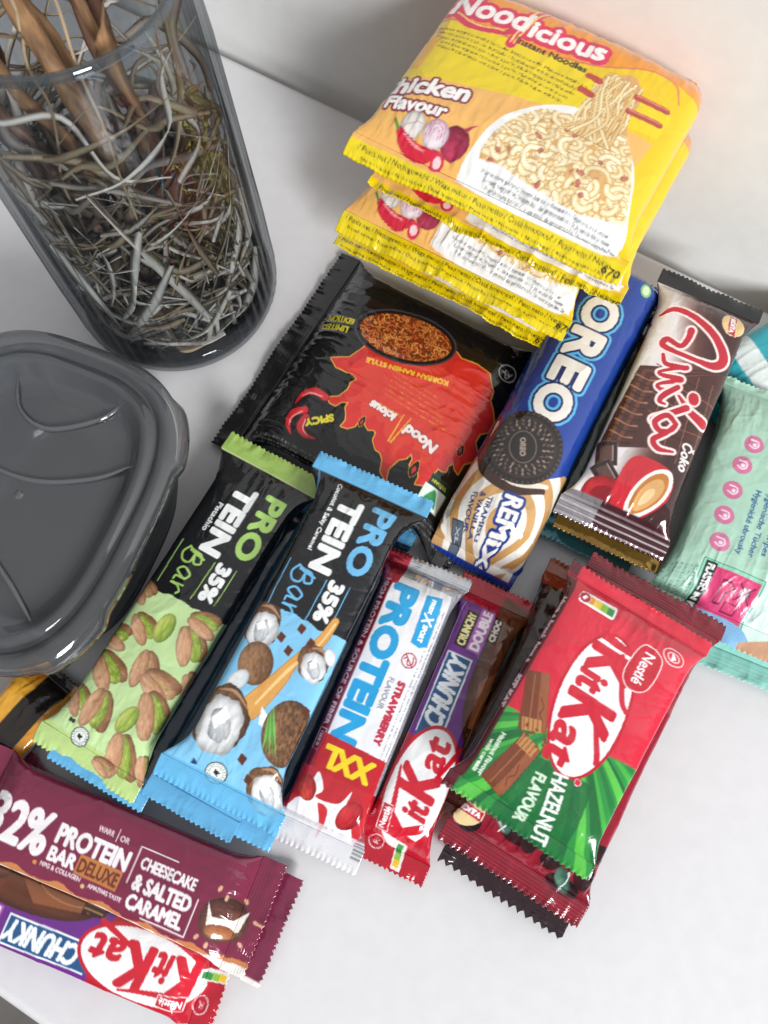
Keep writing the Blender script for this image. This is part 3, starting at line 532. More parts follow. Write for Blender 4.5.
def art_oreo():
    c = Cv(18.9, 16, '1c3f93', off=(0, .2))
    for k in range(60): c.box(-9+k*.3, -9+k*.3+.12, -8, -3.6, '16306e', .6)
    LO = [(.30, '5cb4e4'), (.22, '10235c')]
    for ch, x, w in (('O', -4.75, 2.0), ('R', -2.8, 1.75), ('E', -1.05, 1.45), ('O', .75, 2.0)): c.T(ch, x, -.3, 1.8, w, b=.12, col='12265f', out=[(.24, '5cb4e4')])
    for ch, x, w in (('O', -4.75, 2.0), ('R', -2.8, 1.75), ('E', -1.05, 1.45), ('O', .75, 2.0)): c.T(ch, x, -.3, 1.8, w, b=.12, col='eee9e0', out=[(.12, '12265f')])
    c.off = (0, .2); cl = c.region([(4.7, -8), (4.6, -2.6), (4.9, -1), (5.0, .2), (4.3, 1.2), (3.6, 2.0), (3.4, 2.8), (9.6, 2.9), (9.6, -8)])
    c.P([(4.7, -8), (4.6, -2.6), (4.9, -1), (5.0, .2), (4.3, 1.2), (3.6, 2.0), (3.4, 2.9), (9.6, 2.9), (9.6, -8)], 'c79a62')
    for k, r in enumerate((3.6, 3.0, 2.4, 1.85, 1.35)): c.E(7.1+.05*k, .1, r*1.05, r*.9, 0, ['e8e2d8', 'c49458', 'efe9e0', 'c79a60', 'ece6dc'][k], clip=cl)
    c.E(7.3, .15, .8, .65, 0, 'c79a60', clip=cl)
    c.S([(8.3, -3), (9.3, -1.2), (9.1, .8), (8.6, 2.4)], [.3, .5, .4, .2], 'efe9e0', clip=cl)
    c.S([(2.3, -2.7), (3.9, -2.6), (5.2, -1.6), (5.55, -.2), (5.0, 1.2)], [.5, .7, .8, .7, .3], '3a1f16'); c.S([(2.6, -2.6), (4.0, -2.2), (4.95, -1.4), (5.25, -.1), (4.7, 1.3)], [.3, .4, .45, .4, .2], 'e6dccb')
    cookie(c, 3.5, -.6, 1.9, 1.95, 25)
    c.T('REMiX', 7.45, .35, .9, 3.1, b=.05, col='f6f2ec', rot=7, out=[(.14, '1b3a86')])
    for i, (s_, w) in enumerate((('TIRAMISU', 1.9), ('& VANILLA', 2.0), ('FLAVOUR', 1.7))): c.T(s_, 7.35, -.72-i*.38, .27, w, b=.015, col='1b2c6a', rot=7)
    c.P([(7.9, -2.3), (8.9, -2.2), (8.9, -1.5), (7.9, -1.6)], '5a6472', out=(.04, '20242a')); c.E(8.95, -1.85, .35, .35, 0, '5a6472', out=(.04, '20242a')); c.T('XL', 8.35, -1.9, .3, col='e6e6e6')
    c.E(-7.2, 1.2, .38, .32, 0, '7fc069'); c.E(-7.2, 1.2, .26, .2, 0, 'cfe6c0'); c.T('i', -7.2, 1.2, .24, col='2f7a3a')
    c.box(9.0, 12, -9, 9, '1b3a94'); c.box(-12, -8.2, -9, 9, '1c3f93')
    return c
def noodles(c, reg, n, cols, w, rng, bbox, seed=1, L=.7):
    r = random.Random(seed)
    for k in range(n):
        x, y, a = r.uniform(bbox[0], bbox[1]), r.uniform(bbox[2], bbox[3]), r.uniform(0, 6.28); R = r.uniform(.15, .45)*L
        sp = r.uniform(1.5, 3.6); pts = [(x+R*math.cos(a+sp*t), y+R*math.sin(a+sp*t)*.8) for t in np.linspace(0, 1, 5)]
        cc = r.choice(cols); c.S(pts, w, cc, clip=reg, out=[(w*.18, rng)]); c.S(pts, w*.32, 'fbf2d8' if w > .1 else 'e8a860', .7, clip=reg)
def art_black():
    c = Cv(14.2, 15, '121214'); A = c.T
    fl = [(3.5, .1), (2.3, -1.3), (1.9, -2.2), (-.2, -3.3), (-1.6, -3.6), (-3.2, -3.3), (-4.6, -2.5), (-5.1, -1.6), (-5.4, -.6), (-5.1, .3), (-5.5, 1.1), (-5.15, 2.2), (-4.7, 1.9), (-4.6, 2.5), (-4.2, 2.6), (-4.3, 3.3), (-3.6, 3.9), (-3.3, 3.1), (-2.9, 3.2), (-2.7, 2.6),
          (-2.3, 3.2), (-2.3, 4.5), (-1.6, 3.6), (-1.0, 3.3), (-.6, 2.5), (-.2, 2.6), (.2, 2.2), (.5, 2.8), (1.1, 3.1), (1.2, 2.4), (1.4, 1.8), (1.9, 2.3), (2.5, 2.1), (1.8, 1.2), (1.7, .5), (2.4, .4)]
    P = []
    for i, p in enumerate(fl):
        q = fl[(i+1) % len(fl)]; d = (q[0]-p[0], q[1]-p[1]); sgn = .16 if i % 2 else -.16
        P += [p, (p[0]+d[0]*.5-d[1]*sgn, p[1]+d[1]*.5+d[0]*sgn)]
    c.P(P, 'd02a26', out=(.06, 'e8b83c')); c.P([(p[0]*.8-.3, p[1]*.7+.15) for p in P], 'e04a32', .55); c.P([(p[0]*.6-.6, p[1]*.5+.2) for p in P], 'd8382c', .6)
    for x, y, s_ in ((-3.2, 3.3, .45), (-4.7, 1.2, .3), (.3, 2.4, .3)):
        c.P([(x-s_*.5, y), (x, y-s_*1.2), (x+s_*.5, y), (x, y+s_*.9)], '16090a', closed_curve=True, out=(.03, 'e8b83c')); c.P([(x-s_*.2, y), (x, y-s_*.5), (x+s_*.2, y), (x, y+s_*.5)], 'd02a26', closed_curve=True)
    c.E(.75, -2.85, 2.65, 1.42, 12, '0e0e12', out=(.1, '3a3e48')); c.E(.75, -2.85, 2.45, 1.25, 12, '7c2f18')
    rg = c.region([(.75+2.45*math.cos(a)*.978-1.25*math.sin(a)*.208, -2.85+2.45*math.cos(a)*.208+1.25*math.sin(a)*.978) for a in np.linspace(0, 6.28, 50)])
    noodles(c, rg, 300, ['cf7430', 'b8521f', 'e09648', 'a8441e', 'c9642c'], .07, '5a2412', (-1.8, 3.3, -4.2, -1.5), 4)
    for k in range(60): c.blob(rnd.uniform(-1.2, 2.8), rnd.uniform(-3.8, -1.9), .08, .05, k*20, ['3c5c2a', 'd84a2a'][k % 2], '2a1a10', seed=k, clip=rg)
    A('KOREAN RAMEN STYLE', -.3, -1.15, .3, 4.4, b=.03, col='efc23e', rot=12, bend=0)
    A('LIMITED', 4.35, -1.65, .36, 1.6, b=.03, col='e6d838', rot=5); A('EDITION', 4.3, -2.2, .36, 1.6, b=.03, col='e6d838', rot=5)
    A('Nood', -2.7, 1.75, .62, 1.9, b=.05, col='f4e6e0', out=[(.04, '8c1616')], rot=-8, shear=.1); A('icious', -.3, 1.35, .52, 1.5, b=.05, col='f4e6e0', out=[(.04, '8c1616')], rot=-3, shear=.1)
    c.S([(-1.75, 1.0), (-1.5, 2.6)], [.05, .09], 'f0b43a', curve=False); c.S([(-1.35, 1.0), (-1.35, 2.6)], [.05, .09], 'f0b43a', curve=False); A('Instant Noodles', -.6, 2.15-1.0, .16, 1.3, col='e8a83c', rot=-3)
    for k in range(6): microtext(c, -3.6+k*.25, .75-k*.28, 3.8-.25*k, .11, 1, 'e8a83c', k+3, -4, words=['instant noodles', 'hot', 'spicy', 'nudeln', 'nudle', 'tészta'])
    for x, y, r, s_ in ((3.3, 2.4, 30, .75), (3.4, 3.9, 80, .7), (2.6, 4.1, 130, .6)):
        t = math.radians(r); R = lambda p, q: (x+p*math.cos(t)-q*math.sin(t), y+p*math.sin(t)+q*math.cos(t))
        c.S([R(-s_, .15), R(-s_*.3, -.2), R(s_*.5, -.05), R(s_, .4)], [.36, .38, .26, .05], 'c8242a', out=[(.03, '5a0c10')]); c.S([R(-s_*.8, .1), R(0, -.1), R(s_*.6, .05)], [.06, .08, .03], 'f0a0a0')
    A('SPICY', 2.2, 3.35, .42, 1.5, b=.04, col='e0d23a', rot=40, out=[(.04, '20100c')])
    c.E(-4.75, -3.8, .48, .48, 0, 'cfd2d4'); c.E(-4.75, -3.8, .42, .42, 0, '15171a'); c.S([(-5.0, -3.9), (-4.8, -3.5), (-4.6, -3.9), (-4.9, -3.7), (-4.5, -3.7)], .05, 'cfd2d4')
    c.box(-5.2, -4.1, 2.9, 3.5, '123a24'); A('VEGAN', -4.65, 3.25, .18, .8, col='d8d03a', b=.01); c.P([(-5.2, 3.5), (-4.0, 3.5), (-4.0, 4.6), (-5.2, 4.6)], 'dfeadf'); c.P([(-5.0, 4.4), (-4.6, 3.6), (-4.2, 4.4), (-4.6, 4.2)], '2f8a4c', closed_curve=True)
    microtext(c, -6, 5.6, 11, .13, 3, '8a8a80', 3); c.box(5.2, 5.24, -7, 7, '3a3c40')
    return c
def art_yellow():
    # drawn in reading position: X across, Y up the pack; packed with the seals below and above
    c = Cv(11.6, 17.6, 'e9c410', off=(.76, -6.67), rot=0, R=70); c.rot = math.radians(-90)
    Y0 = 1.0
    c.box(-9, 9, .9, 6.9, 'f0b765'); c.P([(-9, 4.9), (-6.7, 5.0), (-3, 5.7), (1, 6.5), (4, 7.2), (9, 7.6), (9, 8.6), (-9, 8.6)], 'ecd018'); c.P([(3.4, 0), (3.8, 3), (4.3, 7), (4.6, 13), (10, 13), (10, 0)], 'e9c410')
    c.box(-9, -6.1, 5.6, 8.2, 'ea9a44', .6); c.P([(-9, 8.5), (-6, 8.8), (-2.5, 8.6), (.6, 9.1), (2.4, 10.0), (3.2, 10.3), (4.0, 10.2), (9, 9.6), (9, 15), (-9, 15)], 'f09a2c'); c.S([(-8, 8.55), (-5, 8.8), (-2.5, 8.6), (.6, 9.15), (2.6, 10.1), (3.8, 10.2), (4.4, 9.4)], .09, 'd87a5c')
    # logo
    c.T('Nood', -4.75, 9.75, 1.6, 4.0, b=.26, col='d83058', rot=2, shear=.12); c.T('icious', -1.1, 9.75, 1.4, 3.8, b=.26, col='d83058', rot=6, shear=.12)
    c.S([(-6.2, 9.1), (-5.2, 8.6), (-3.8, 8.75), (-3.3, 9.1)], .3, 'd83058'); c.S([(-6.1, 9.2), (-5.0, 8.75), (-3.7, 8.9)], .08, 'f6d078'); c.S([(-3.15, 8.4), (-2.6, 12)], [.45, .6], 'd83058', curve=False)
    c.S([(-3.2, 8.5), (-2.95, 11.6)], [.08, .13], 'f6d078', curve=False); c.S([(-3.05, 8.5), (-2.55, 11.6)], [.08, .13], 'f6d078', curve=False)
    c.T('Nood', -4.75, 9.75, 1.2, 3.6, b=.06, col='fbf3ee', rot=2, shear=.12); c.T('icious', -1.1, 9.75, 1.0, 3.4, b=.05, col='fbf3ee', rot=6, shear=.12)
    c.T('Instant Noodles', -1.35, 8.72, .34, 3.3, b=.01, col='33301c')
    W_ = ['Makaron instant o smaku kurczaka', 'Nudelsuppe mit Hühnerfleischgeschmack', 'Noodles instantanés au goût de poulet', 'Instant noodle', 'Fideos instantáneos con sabor a pollo', 'Instantní nudle s kuřecí příchutí']
    for k in range(5): microtext(c, -6.6+.15*k, 8.2-k*.27, 7.3-k*.3, .17, 1, '3a3410', k+31, -2.2-.4*k, words=W_)
    c.T('Chicken', -5.5, 4.75, .95, 4.2, b=.055, col='fbf7f2', rot=12, shear=.2, out=[(.1, '7a1a30')]); c.T('Flavour', -5.25, 3.8, .6, 2.8, b=.045, col='fbf7f2', rot=6, shear=.2, out=[(.08, '7a1a30')])
    c.blob(-5.0, 3.05, .58, .5, 20, 'f2ece6', 'd8cfc6', seed=2, crease='b8aaa0'); c.blob(-2.95, 3.05, .62, .58, 0, 'c23a5c', '7c1834', seed=5); c.P([(-2.65, 3.5), (-2.3, 3.95), (-2.85, 3.6)], 'b83a5a')
    c.blob(-3.85, 3.05, .56, .52, 20, 'f4e8ec', 'd9b8c4', seed=7)
    for r in (.14, .27, .4): c.S([(-3.85-r, 2.9), (-3.85-r*.7, 3.05+r), (-3.85+r*.6, 3.05+r), (-3.85+r, 2.9)], .03, 'b8708a')
    c.S([(-5.5, 2.75), (-5.0, 2.45), (-4.2, 2.3), (-3.5, 2.5)], [.25, .46, .5, .2], 'd4243c', out=[(.02, '9c1428')]); c.S([(-5.2, 2.7), (-4.6, 2.5), (-4.0, 2.42)], [.05, .1, .05], 'f39aa0'); c.E(-3.35, 2.3, .3, .3, 0, 'd4304a'); c.E(-3.35, 2.3, .17, .17, 0, 'f2cfd0'); c.S([(-5.85, 3.05), (-5.6, 2.8)], .12, '4f8a3a', curve=False)
    # bowl
    c.P([(-2.1, 3.4), (-1.6, 4.9), (-.3, 6.3), (1.4, 6.8), (3.6, 6.0), (4.6, 4.2), (4.9, 2.0), (-1.6, 2.0), (-2.2, 2.6)], 'f4f2f0', closed_curve=True)
    rp = [(-1.75, 3.0), (-1.4, 4.6), (-.4, 6.0), (.8, 6.4), (1.2, 7.6), (1.5, 9.0), (2.2, 9.4), (2.9, 8.6), (3.0, 7.0), (3.9, 5.6), (4.6, 4.0), (4.9, 3.0), (3.2, 2.7), (1.0, 2.8), (-.8, 3.0)]
    rg = c.region(rp, True); c.P(rp, 'd9a86a', closed_curve=True)
    for k in range(40): c.blob(rnd.uniform(-1.5, 4.5), rnd.uniform(1.8, 6), rnd.uniform(.12, .22), .14, k*37, 'cf9070', 'b0684c', seed=k, clip=rg)
    noodles(c, rg, 420, ['f0dba8', 'f6e8c0', 'e8ce94', 'f3dfb0'], .21, 'c89c60', (-1.8, 4.8, 1.7, 6.4), 6, 1.25)
    for k in range(13): x, y = rnd.uniform(-1.3, 4.3), rnd.uniform(2.8, 5.6); c.blob(x, y, rnd.uniform(.1, .2), .11, k*37, 'cf8a70', 'b0604a', seed=k, clip=rg, irr=.2)
    for k in range(46): x = 1.15+rnd.random()*1.6; c.S([(x, 9.1-rnd.random()*.5), (x+rnd.uniform(-.3, .2), 8), (x+rnd.uniform(-.4, .5), 6.8), (x+rnd.uniform(-.6, .8), 5.6)], .12, rnd.choice(['ecd39c', 'f3e2b4', 'e0bd80']), out=[(.025, 'b98848')])
    for y in (8.35, 7.55): c.S([(.5, y+.15), (1.0, y+.1)], .32, 'b8443c', curve=False); c.S([(2.7, y+.2), (4.1, y+.35)], .3, 'b04840', curve=False); c.S([(2.7, y+.28), (4.1, y+.43)], .06, 'e08a70', curve=False)
    c.P([(-2.3, 2.1), (-2.25, 2.9), (-1.2, 2.95), (1, 2.75), (3.2, 2.7), (5.0, 3.1), (5.3, 2.1)], 'f2f2f0')
    for k in range(3): microtext(c, -1.4+.2*k, 2.65-k*.2, 6.0, .14, 1, '44464a', k+61, -1, words=['Serveersuggestie', 'Suggestion de présentation', 'Sugerencia de presentación', 'Przykładowe podanie', 'Serving suggestion'])
    c.box(-9, 9, -.6, 1.92, 'e8d014'); c.T('/ Poids net / Nettogewicht / Waga netto / Peso netto / Čistá hmotnosť / Peso neto / Netto', -.8, 1.68, .24, 11.8, b=.006, col='3a3812'); c.T('Nettó tömeg / Neto težina / Čistá hmotnost / Masa netă / Netovikt / Nettovægt / Kokonaispaino / 65 g', -.6, 1.33, .12, 11.6, col='3a3812')
    c.T('670', 5.2, 1.5, .3, .8, b=.02, col='202020')
    for s_ in (-1, 1):
        for k in range(5): microtext(c, s_*7.6-.9, 10.2-k*.35, 1.8, .12, 1, '5a5020', k+3)
    return c
def art_warrior():
    c = Cv(14, 9, '7b2442', off=(0, 1.0)); t = np.linspace(-8, 8, 200)
    c.P([(x, -2.8+.1*math.sin(x*3)+.16*(fbm(x*3., 0., 5)-.5)) for x in t]+[(8, -9), (-8, -9)], 'c77f4c'); c.P([(x, -2.96+.14*(fbm(x*2.4, 0., 7)-.5)) for x in t]+[(8, -9), (-8, -9)], 'efeae4')
    Wt = 'f3eef0'; c.T('3', -5.4, -1.1, 1.8, .85, b=.08, col=Wt, shear=.05); c.T('2%', -3.8, -1.15, 1.8, 2.1, b=.09, col=Wt); c.T('PROTEIN', -.8, -.86, .82, 3.4, b=.045, col=Wt); c.T('BAR', -1.85, -1.7, .62, 1.3, b=.035, col=Wt)
    c.box(-1.15, .85, -2.1, -1.3, 'c07a3e'); c.T('DELUXE', -.15, -1.7, .55, 1.85, b=.02, col='6d2f26'); c.T('WARR', -.55, -.08, .25, .75, b=.015, col='e4cfd6'); c.S([(.0, -.3), (-.0, .2)], [.06, .02], 'e4cfd6', curve=False); c.T('OR', .35, -.12, .25, .45, b=.015, col='e4cfd6')
    c.E(-2.9, -2.3, .09, .09, 0, 'd58a44'); c.T('NPG & COLLAGEN', -1.7, -2.22, .2, 1.9, b=.01, col='e4cfd6'); c.E(-.55, -2.42, .09, .09, 0, 'd5b884'); c.T('AMAZING TASTE', .45, -2.3, .2, 1.6, b=.01, col='e4cfd6')
    for a, b in (((1.15, -1.6), (1.15, -.1)), ((1.15, -.1), (2.9, -.1)), ((4.3, -1.1), (4.3, -2.62)), ((4.3, -2.62), (2.3, -2.62))): c.S([a, b], .05, Wt, curve=False)
    c.T('CHEESECAKE', 2.7, -.65, .5, 2.6, b=.03, col=Wt); c.T('& SALTED', 2.75, -1.42, .64, 2.7, b=.035, col=Wt); c.T('CARAMEL', 2.75, -2.18, .6, 2.6, b=.035, col=Wt)
    for k in range(5): c.E(5.6, -1.5, 1.12-.05*k, .98-.04*k, k*12, '5a3a30', .25)
    c.blob(5.6, -1.5, 1.0, .88, 0, '8a5a48', '4a2420', seed=3); c.P([(4.75, -1.0), (5.1, -1.5), (6.0, -1.45), (6.5, -.9), (6.35, -1.8), (5.9, -1.95), (5.0, -1.9)], 'efe9e2'); c.blob(5.6, -2.0, .65, .28, 0, 'c98a58', '8a4a30', seed=6, fr=7)
    for x, y in ((5.0, -.4), (5.4, -.65), (6.2, -.6), (6.6, -2.2), (5.3, -2.6), (4.8, -2.4), (6.9, -1.2)): c.E(x, y, .13, .08, x*50, 'd9a98a')
    c.box(7.0, 8, -9, 9, '84304e'); c.T('Nutrition per bar: energy, fat, carbohydrate, PROTEIN 32%, HFG & collagen', 1.6, 1.55, .2, 9.4, rot=0, b=.01, col='c7a2ae'); microtext(c, -5, 2.2, 11, .12, 4, 'b98a98', 4)
    c.box(4.6, 5.4, -3.4, -3.1, '7b2442', .0)
    return c
def art_wipes():
    c = Cv(13.4, 15, 'a9cfba', off=(-1.4, -1.6)); c.P([(-9, -9), (9, -9), (9, -2.6), (-9, -2.4)], '8fbba4', .7)
    c.P([(-6, 3.4), (0, 1.7), (3, 1.5), (9, 1.3), (9, 9), (-6, 9)], 'd3ebe2')
    for k, (x, y) in enumerate([(-1.5, -.95), (-.25, -1.15), (1.15, -1.2), (2.5, -1.2), (3.85, -1.0)]):
        c.E(x, y, .46, .46, 0, 'c4608a'); c.E(x, y, .44, .44, 0, 'cc7298'); c.S([(x-.2, y-.18), (x-.18, y+.15), (x+.05, y+.22), (x+.2, y+.05), (x+.1, y-.2)], .07, 'f6dfe9'); c.E(x+.02, y+.05, .1, .1, 0, 'f6dfe9')
    for k, (s_, x, y, w) in enumerate([('Hygienické ubrousky', 2.4, -.05, 3.4), ('Hygienische Tücher', 2.2, .5, 3.6), ('Hygienic wipes', 2.2, 1.05, 3.0), ('Higiéniai törlőkendő', .6, 1.6, 4.6), ('Toallitas Higiénicas', -1.6, .45, 3.4)]): c.T(s_, x, y, .3, w, b=.015, col='2f5f8a')
    c.box(4.8, 7.1, -1.35, 1.5, '90d0b4', out=(.05, '4a8a74')); c.P([(4.95, -1.2), (4.95, 1.4), (7.0, 1.4), (7.0, -1.2)], 'd43f74'); c.box(4.85, 7.4, -1.25, -.72, '16201c'); c.T('PLASTIC IN PRODUCT', 6.6, -.98, .36, 3.3, b=.03, col='eef2f0')
    c.S([(5.4, -.2), (6.4, -.2), (6.4, .1), (5.9, .1), (5.6, .4), (5.4, .2), (5.4, -.2)], .07, '5a1430', curve=False); c.S([(6.2, .3), (6.2, .9), (6.6, .9), (6.6, .3), (6.2, .3)], .06, '5a1430', curve=False); c.blob(5.6, .9, .28, .26, 0, 'f3e3ea', '7a3450', seed=3)
    c.S([(5.25, .55), (6.0, 1.25)], .06, '5a1430', curve=False); c.S([(6.0, .55), (5.25, 1.25)], .06, '5a1430', curve=False)
    for k in range(7): microtext(c, 5.2+.05*k, -1.55-k*.22, 2.4, .13, 1, '2c5c4c', k+3, words=['PRODUTO', 'PRODUCT', 'ESTE PRODUCTO', 'CONTIENE', 'PLASTICO', 'EINWEG'])
    c.P([(7.1, -1.6), (7.0, 1.6), (9, 2), (9, -2)], '7fb4dc', closed_curve=True); c.S([(1.4, 2.3), (1.8, 2.55), (2.6, 2.3)], .14, 'e0508a')
    c.P([(7.6, 1.6), (6.9, 3), (6.6, 9), (9, 9), (9, 1.6)], 'c89a78')
    return c
# ---------------------------------------------------------------- the setting: desk top, wall, floor
def WN(w, n): return (w*.866+n*.5, -w*.5+n*.866)       # w runs along the wall, n towards it
AW = math.radians(-30)
desk_m = pmat('desk_white', 'dbdadb', .30, bump=.06, bscale=120, var=.02)
wall_m = pmat('wall_paint', 'e6e6e4', .8, bump=.25, bscale=90, var=.02)
def slab(name, x0, x1, y0, y1, z0, z1, mat, bev=0, parent=None, kind=None):
    bpy.context.view_layer.update()
    V = [(x, y, z) for z in (z0, z1) for x, y in ((x0, y0), (x1, y0), (x1, y1), (x0, y1))]
    o = add(name, pymesh(name, V, [(3, 2, 1, 0), (4, 5, 6, 7), (0, 1, 5, 4), (1, 2, 6, 5), (2, 3, 7, 6), (3, 0, 4, 7)], mat, bev > 0), parent)
    o.rotation_euler.z = AW if parent is None else 0
    if bev:
        m = o.modifiers.new('edge', 'BEVEL'); m.width = bev*S; m.segments = 4; m.harden_normals = True
    return tag(o, kind=kind)
desk = slab('desk_top', -75, 75, -17.75, 30.7, -1.9, 0, desk_m, .55)
tag(desk, 'white laminate desk top carrying all the snacks', 'desk')
w_ = slab('wall', -110, 110, 31.5, 43, -70, 150, wall_m); tag(w_, 'off-white painted wall behind the desk', 'wall')
floor_m = pmat('floor_grey', '6f6a66', .6, bump=.2, bscale=15, var=.25)
slab('floor', -220, 220, -240, 31.4, -74, -72, floor_m, kind='structure')

# ---------------------------------------------------------------- snacks: two layers lie on the desk
def off(c, ang, dx, dy):
    a = math.radians(ang); return (c[0]+dx*math.cos(a)-dy*math.sin(a), c[1]+dx*math.sin(a)+dy*math.cos(a))
GB = 'protein bars piled under the top row'
blue_c = Cv(17, 9, '5aa6d4', R=40); blue_c.box(-7.3, 7.3, -9, 9, '1c3346'); blue_c.box(7.0, 9, -9, 9, '64b2e0'); blue_c.box(-9, -7.3, -9, 9, '5aa6d4')
blue_c.box(-7, 7, -2.9, -2.1, '3f86b4'); blue_c.box(-7, 7, -3.4, -3.1, '3c6a48'); blue_c.box(-7, 7, 2.2, 4, '3f86b4')
pis = (-9.0, 6.0)
p = off(pis, -117.7, .55, .25)
pack('protein_bar', 'blue-ended bar lying directly beneath the pistachio bar', 'snack bar', (*p, 0), -117.7, 16.6, 4.4, 1.3, 5.0, blue_c, GB, seal=(1, 1), h=(.5, 2.0), wr=.7, seed=2, du=.07)
p = off((-3.79, 4.68), -115.2, .6, -.6)
pack('protein_bar', 'blue-ended bar lowest of the coconut pile, touching the desk', 'snack bar', (*off(p, -116, .35, 1.3), 0), -114.5, 16.2, 3.6, 1.3, 4.2, blue_c, GB, seal=(1, 1), h=(.5, 1.9), wr=.7, seed=3, du=.07)
pack('protein_bar', 'blue-ended bar sandwiched just below the coconut bar', 'snack bar', (*off(p, -116, .25, -.15), 1.3), -117, 16.9, 4.0, 1.3, 4.5, blue_c, GB, seal=(1, 1), h=(.6, .9), wr=.8, seed=4, du=.06)
pack('protein_bar', 'green and black pistachio protein bar with nuts printed on it', 'snack bar', (pis[0]-.3, pis[1]+.05, 1.3), -119.0, 17.05, 4.2, 1.4, 5.5, art_pistachio(), 'protein bars of the top row', seal=(1.05, 1.05), h=(1.0, .95), wr=1.1, seed=5, roll=0, droop=(.1, .35))
pack('protein_bar', 'blue and black coconut and caramel protein bar', 'snack bar', (-3.79, 4.68, 2.6), -115.2, 16.3, 4.25, 1.4, 6.0, art_coconut(), 'protein bars of the top row', seal=(.95, 1.0), h=(.9, .8), wr=1.15, seed=8, droop=(.1, .35))
pack('protein_bar', 'silver and red strawberry protein bar marked XXL', 'snack bar', (-.55, 1.7, 0.05), -113.1, 14.5, 3.6, 2.25, 4.5, art_straw(), 'protein bars of the top row', seal=(.7, 1.2), h=(1.2, 1.0), wr=.7, seed=9, n=4.2, taper=.7, droop=(.2, .5))
art_ch = art_chunky()
pack('chocolate_bar', 'red and purple thick double chocolate bar beside the strawberry bar', 'chocolate bar', (2.8, .84, 0), 65.1, 13.9, 2.8, 2.1, 3.9, art_ch, 'chocolate bars', seal=(1.0, .9), h=(.7, .9), wr=.9, seed=12, n=5, taper=.8)
pack('chocolate_bar', 'red and purple thick chocolate bar lying upside down along the desk front', 'chocolate bar', (-13.2, -8.1, 0), 160.3, 13.6, 2.8, 1.6, 3.7, art_ch, 'chocolate bars', seal=(1.0, .9), h=(.7, .9), wr=.8, seed=14, n=5, taper=.8)
wa = art_warrior(); wc = (-11.85, -4.85)
wu = off(wc, -21, .8, -.15)
pack('protein_bar', 'maroon bar underneath, its end seal showing beyond the caramel bar', 'snack bar', (*wu, 0), -23, 14.6, 3.7, .9, 4.6, art_plain(15, 8, '6d1f3c', '7b2846', band=[(-4, -1.9, 'eee8e2')]), 'maroon protein bars', seal=(.9, 1.0), h=(.4, .5), seed=15, du=.06)
pack('protein_bar', 'maroon cheesecake and salted caramel protein bar on top at lower left', 'snack bar', (*wc, .9), -21, 14.6, 4.0, 1.1, 4.7, wa, 'maroon protein bars', seal=(1.1, 1.15), h=(.5, .5), wr=1.2, seed=18, n=4.5, taper=1.2)
# chocolate stack on the right
ca = (9.3, .5)
pack('wafer_bar', 'dark brown wafer bar lowest in the stack, toothed end sticking out', 'wafer bar', (*off(ca, -121, .85, .05), 0), -121, 15.2, 5.2, 1.7, 6.2, art_plain(15.2, 10, '2a1218', '2b141b', foil=.1), 'wafer bars under the red chocolate', seal=(1, 1.1), h=(1.2, .7), seed=21, du=.05, zig=(.40, .22), ridges=.02)
pack('wafer_bar', 'cherry red wafer bar just beneath the hazelnut chocolate', 'wafer bar', (*off(ca, -121, .2, -.25), 1.7), -121, 14.8, 5.6, 1.7, 6.8, art_cherry(), 'wafer bars under the red chocolate', seal=(.9, 1.1), h=(1.2, .5), seed=22, wr=1.5, zig=(.28, .15), ridges=.02, droop=(.1, .3))
pack('wafer_bar', 'slim dark brown bar with orange end squeezed in left of the red stack', 'wafer bar', (6.15, 2.2, 0), -119, 13.2, 1.9, 2.6, 2.6, art_plain(12.6, 8, '2a1712', '8a3a1c'), seal=(.8, .8), h=(1.3, .8), seed=24, du=.06, wr=1.3)
pack('chocolate_bar', 'red and green hazelnut four-finger chocolate on top of its stack', 'chocolate bar', (8.42, 1.17, 3.4), -123, 11.5, 6.1, 1.15, 6.95, art_hazelnut(), 'chocolate bars', seal=(.75, .75), h=(.55, .5), wr=.85, seed=27, n=4.2, taper=1.0, droop=(.05, .45))
# biscuit roll, wafer and the packs by the wall
pack('biscuit_roll', 'blue biscuit roll with tan swirled end next to the black noodle bag', 'biscuits', (8.6, 16.16, 0), -118.8, 18.6, 4.5, 4.0, 4.5, art_oreo(), seal=(.4, .7), h=(1.6, 1.5), wr=1.25, seed=31, n=2.7, taper=.42, droop=(0, 1.1))
an = (13.74, 15.75)
pack('wafer_bar', 'wafer bar with teal and clear wrapper, bottom of the white wafer pile', 'wafer bar', (*off(an, -116.3, .75, -.6), 0), -117, 14.4, 4.6, 1.1, 5.3, art_plain(14.6, 10, '3d4a48', '58a0a4', foil=.3), 'wafers piled beneath the white one', seal=(.9, .9), h=(.5, .6), seed=33, du=.06)
pack('wafer_bar', 'wafer bar with gold toothed end, right beneath the white wafer', 'wafer bar', (*off(an, -116.3, .5, .25), 1.1), -116, 14.4, 4.6, 1.1, 5.4, art_plain(14.6, 10, '1f1a18', 'a8823c', foil=.6), 'wafers piled beneath the white one', seal=(.9, .9), h=(.6, .8), seed=34, du=.06)
pack('wafer_bar', 'white and brown wafer bar with red script and coffee cup', 'wafer bar', (*an, 2.2), -116.3, 14.75, 4.4, 1.8, 5.5, art_anita(), seal=(1.0, 1.0), h=(1.0, .9), wr=.8, seed=36, n=5, taper=.9, droop=(.1, .25))
bw = Cv(13.6, 14, 'b98a6c', R=30); bw.box(-7, 3.8, -7, 7, '8fcbb4'); bw.box(5.4, 7, -7, 7, '8fd0c4')
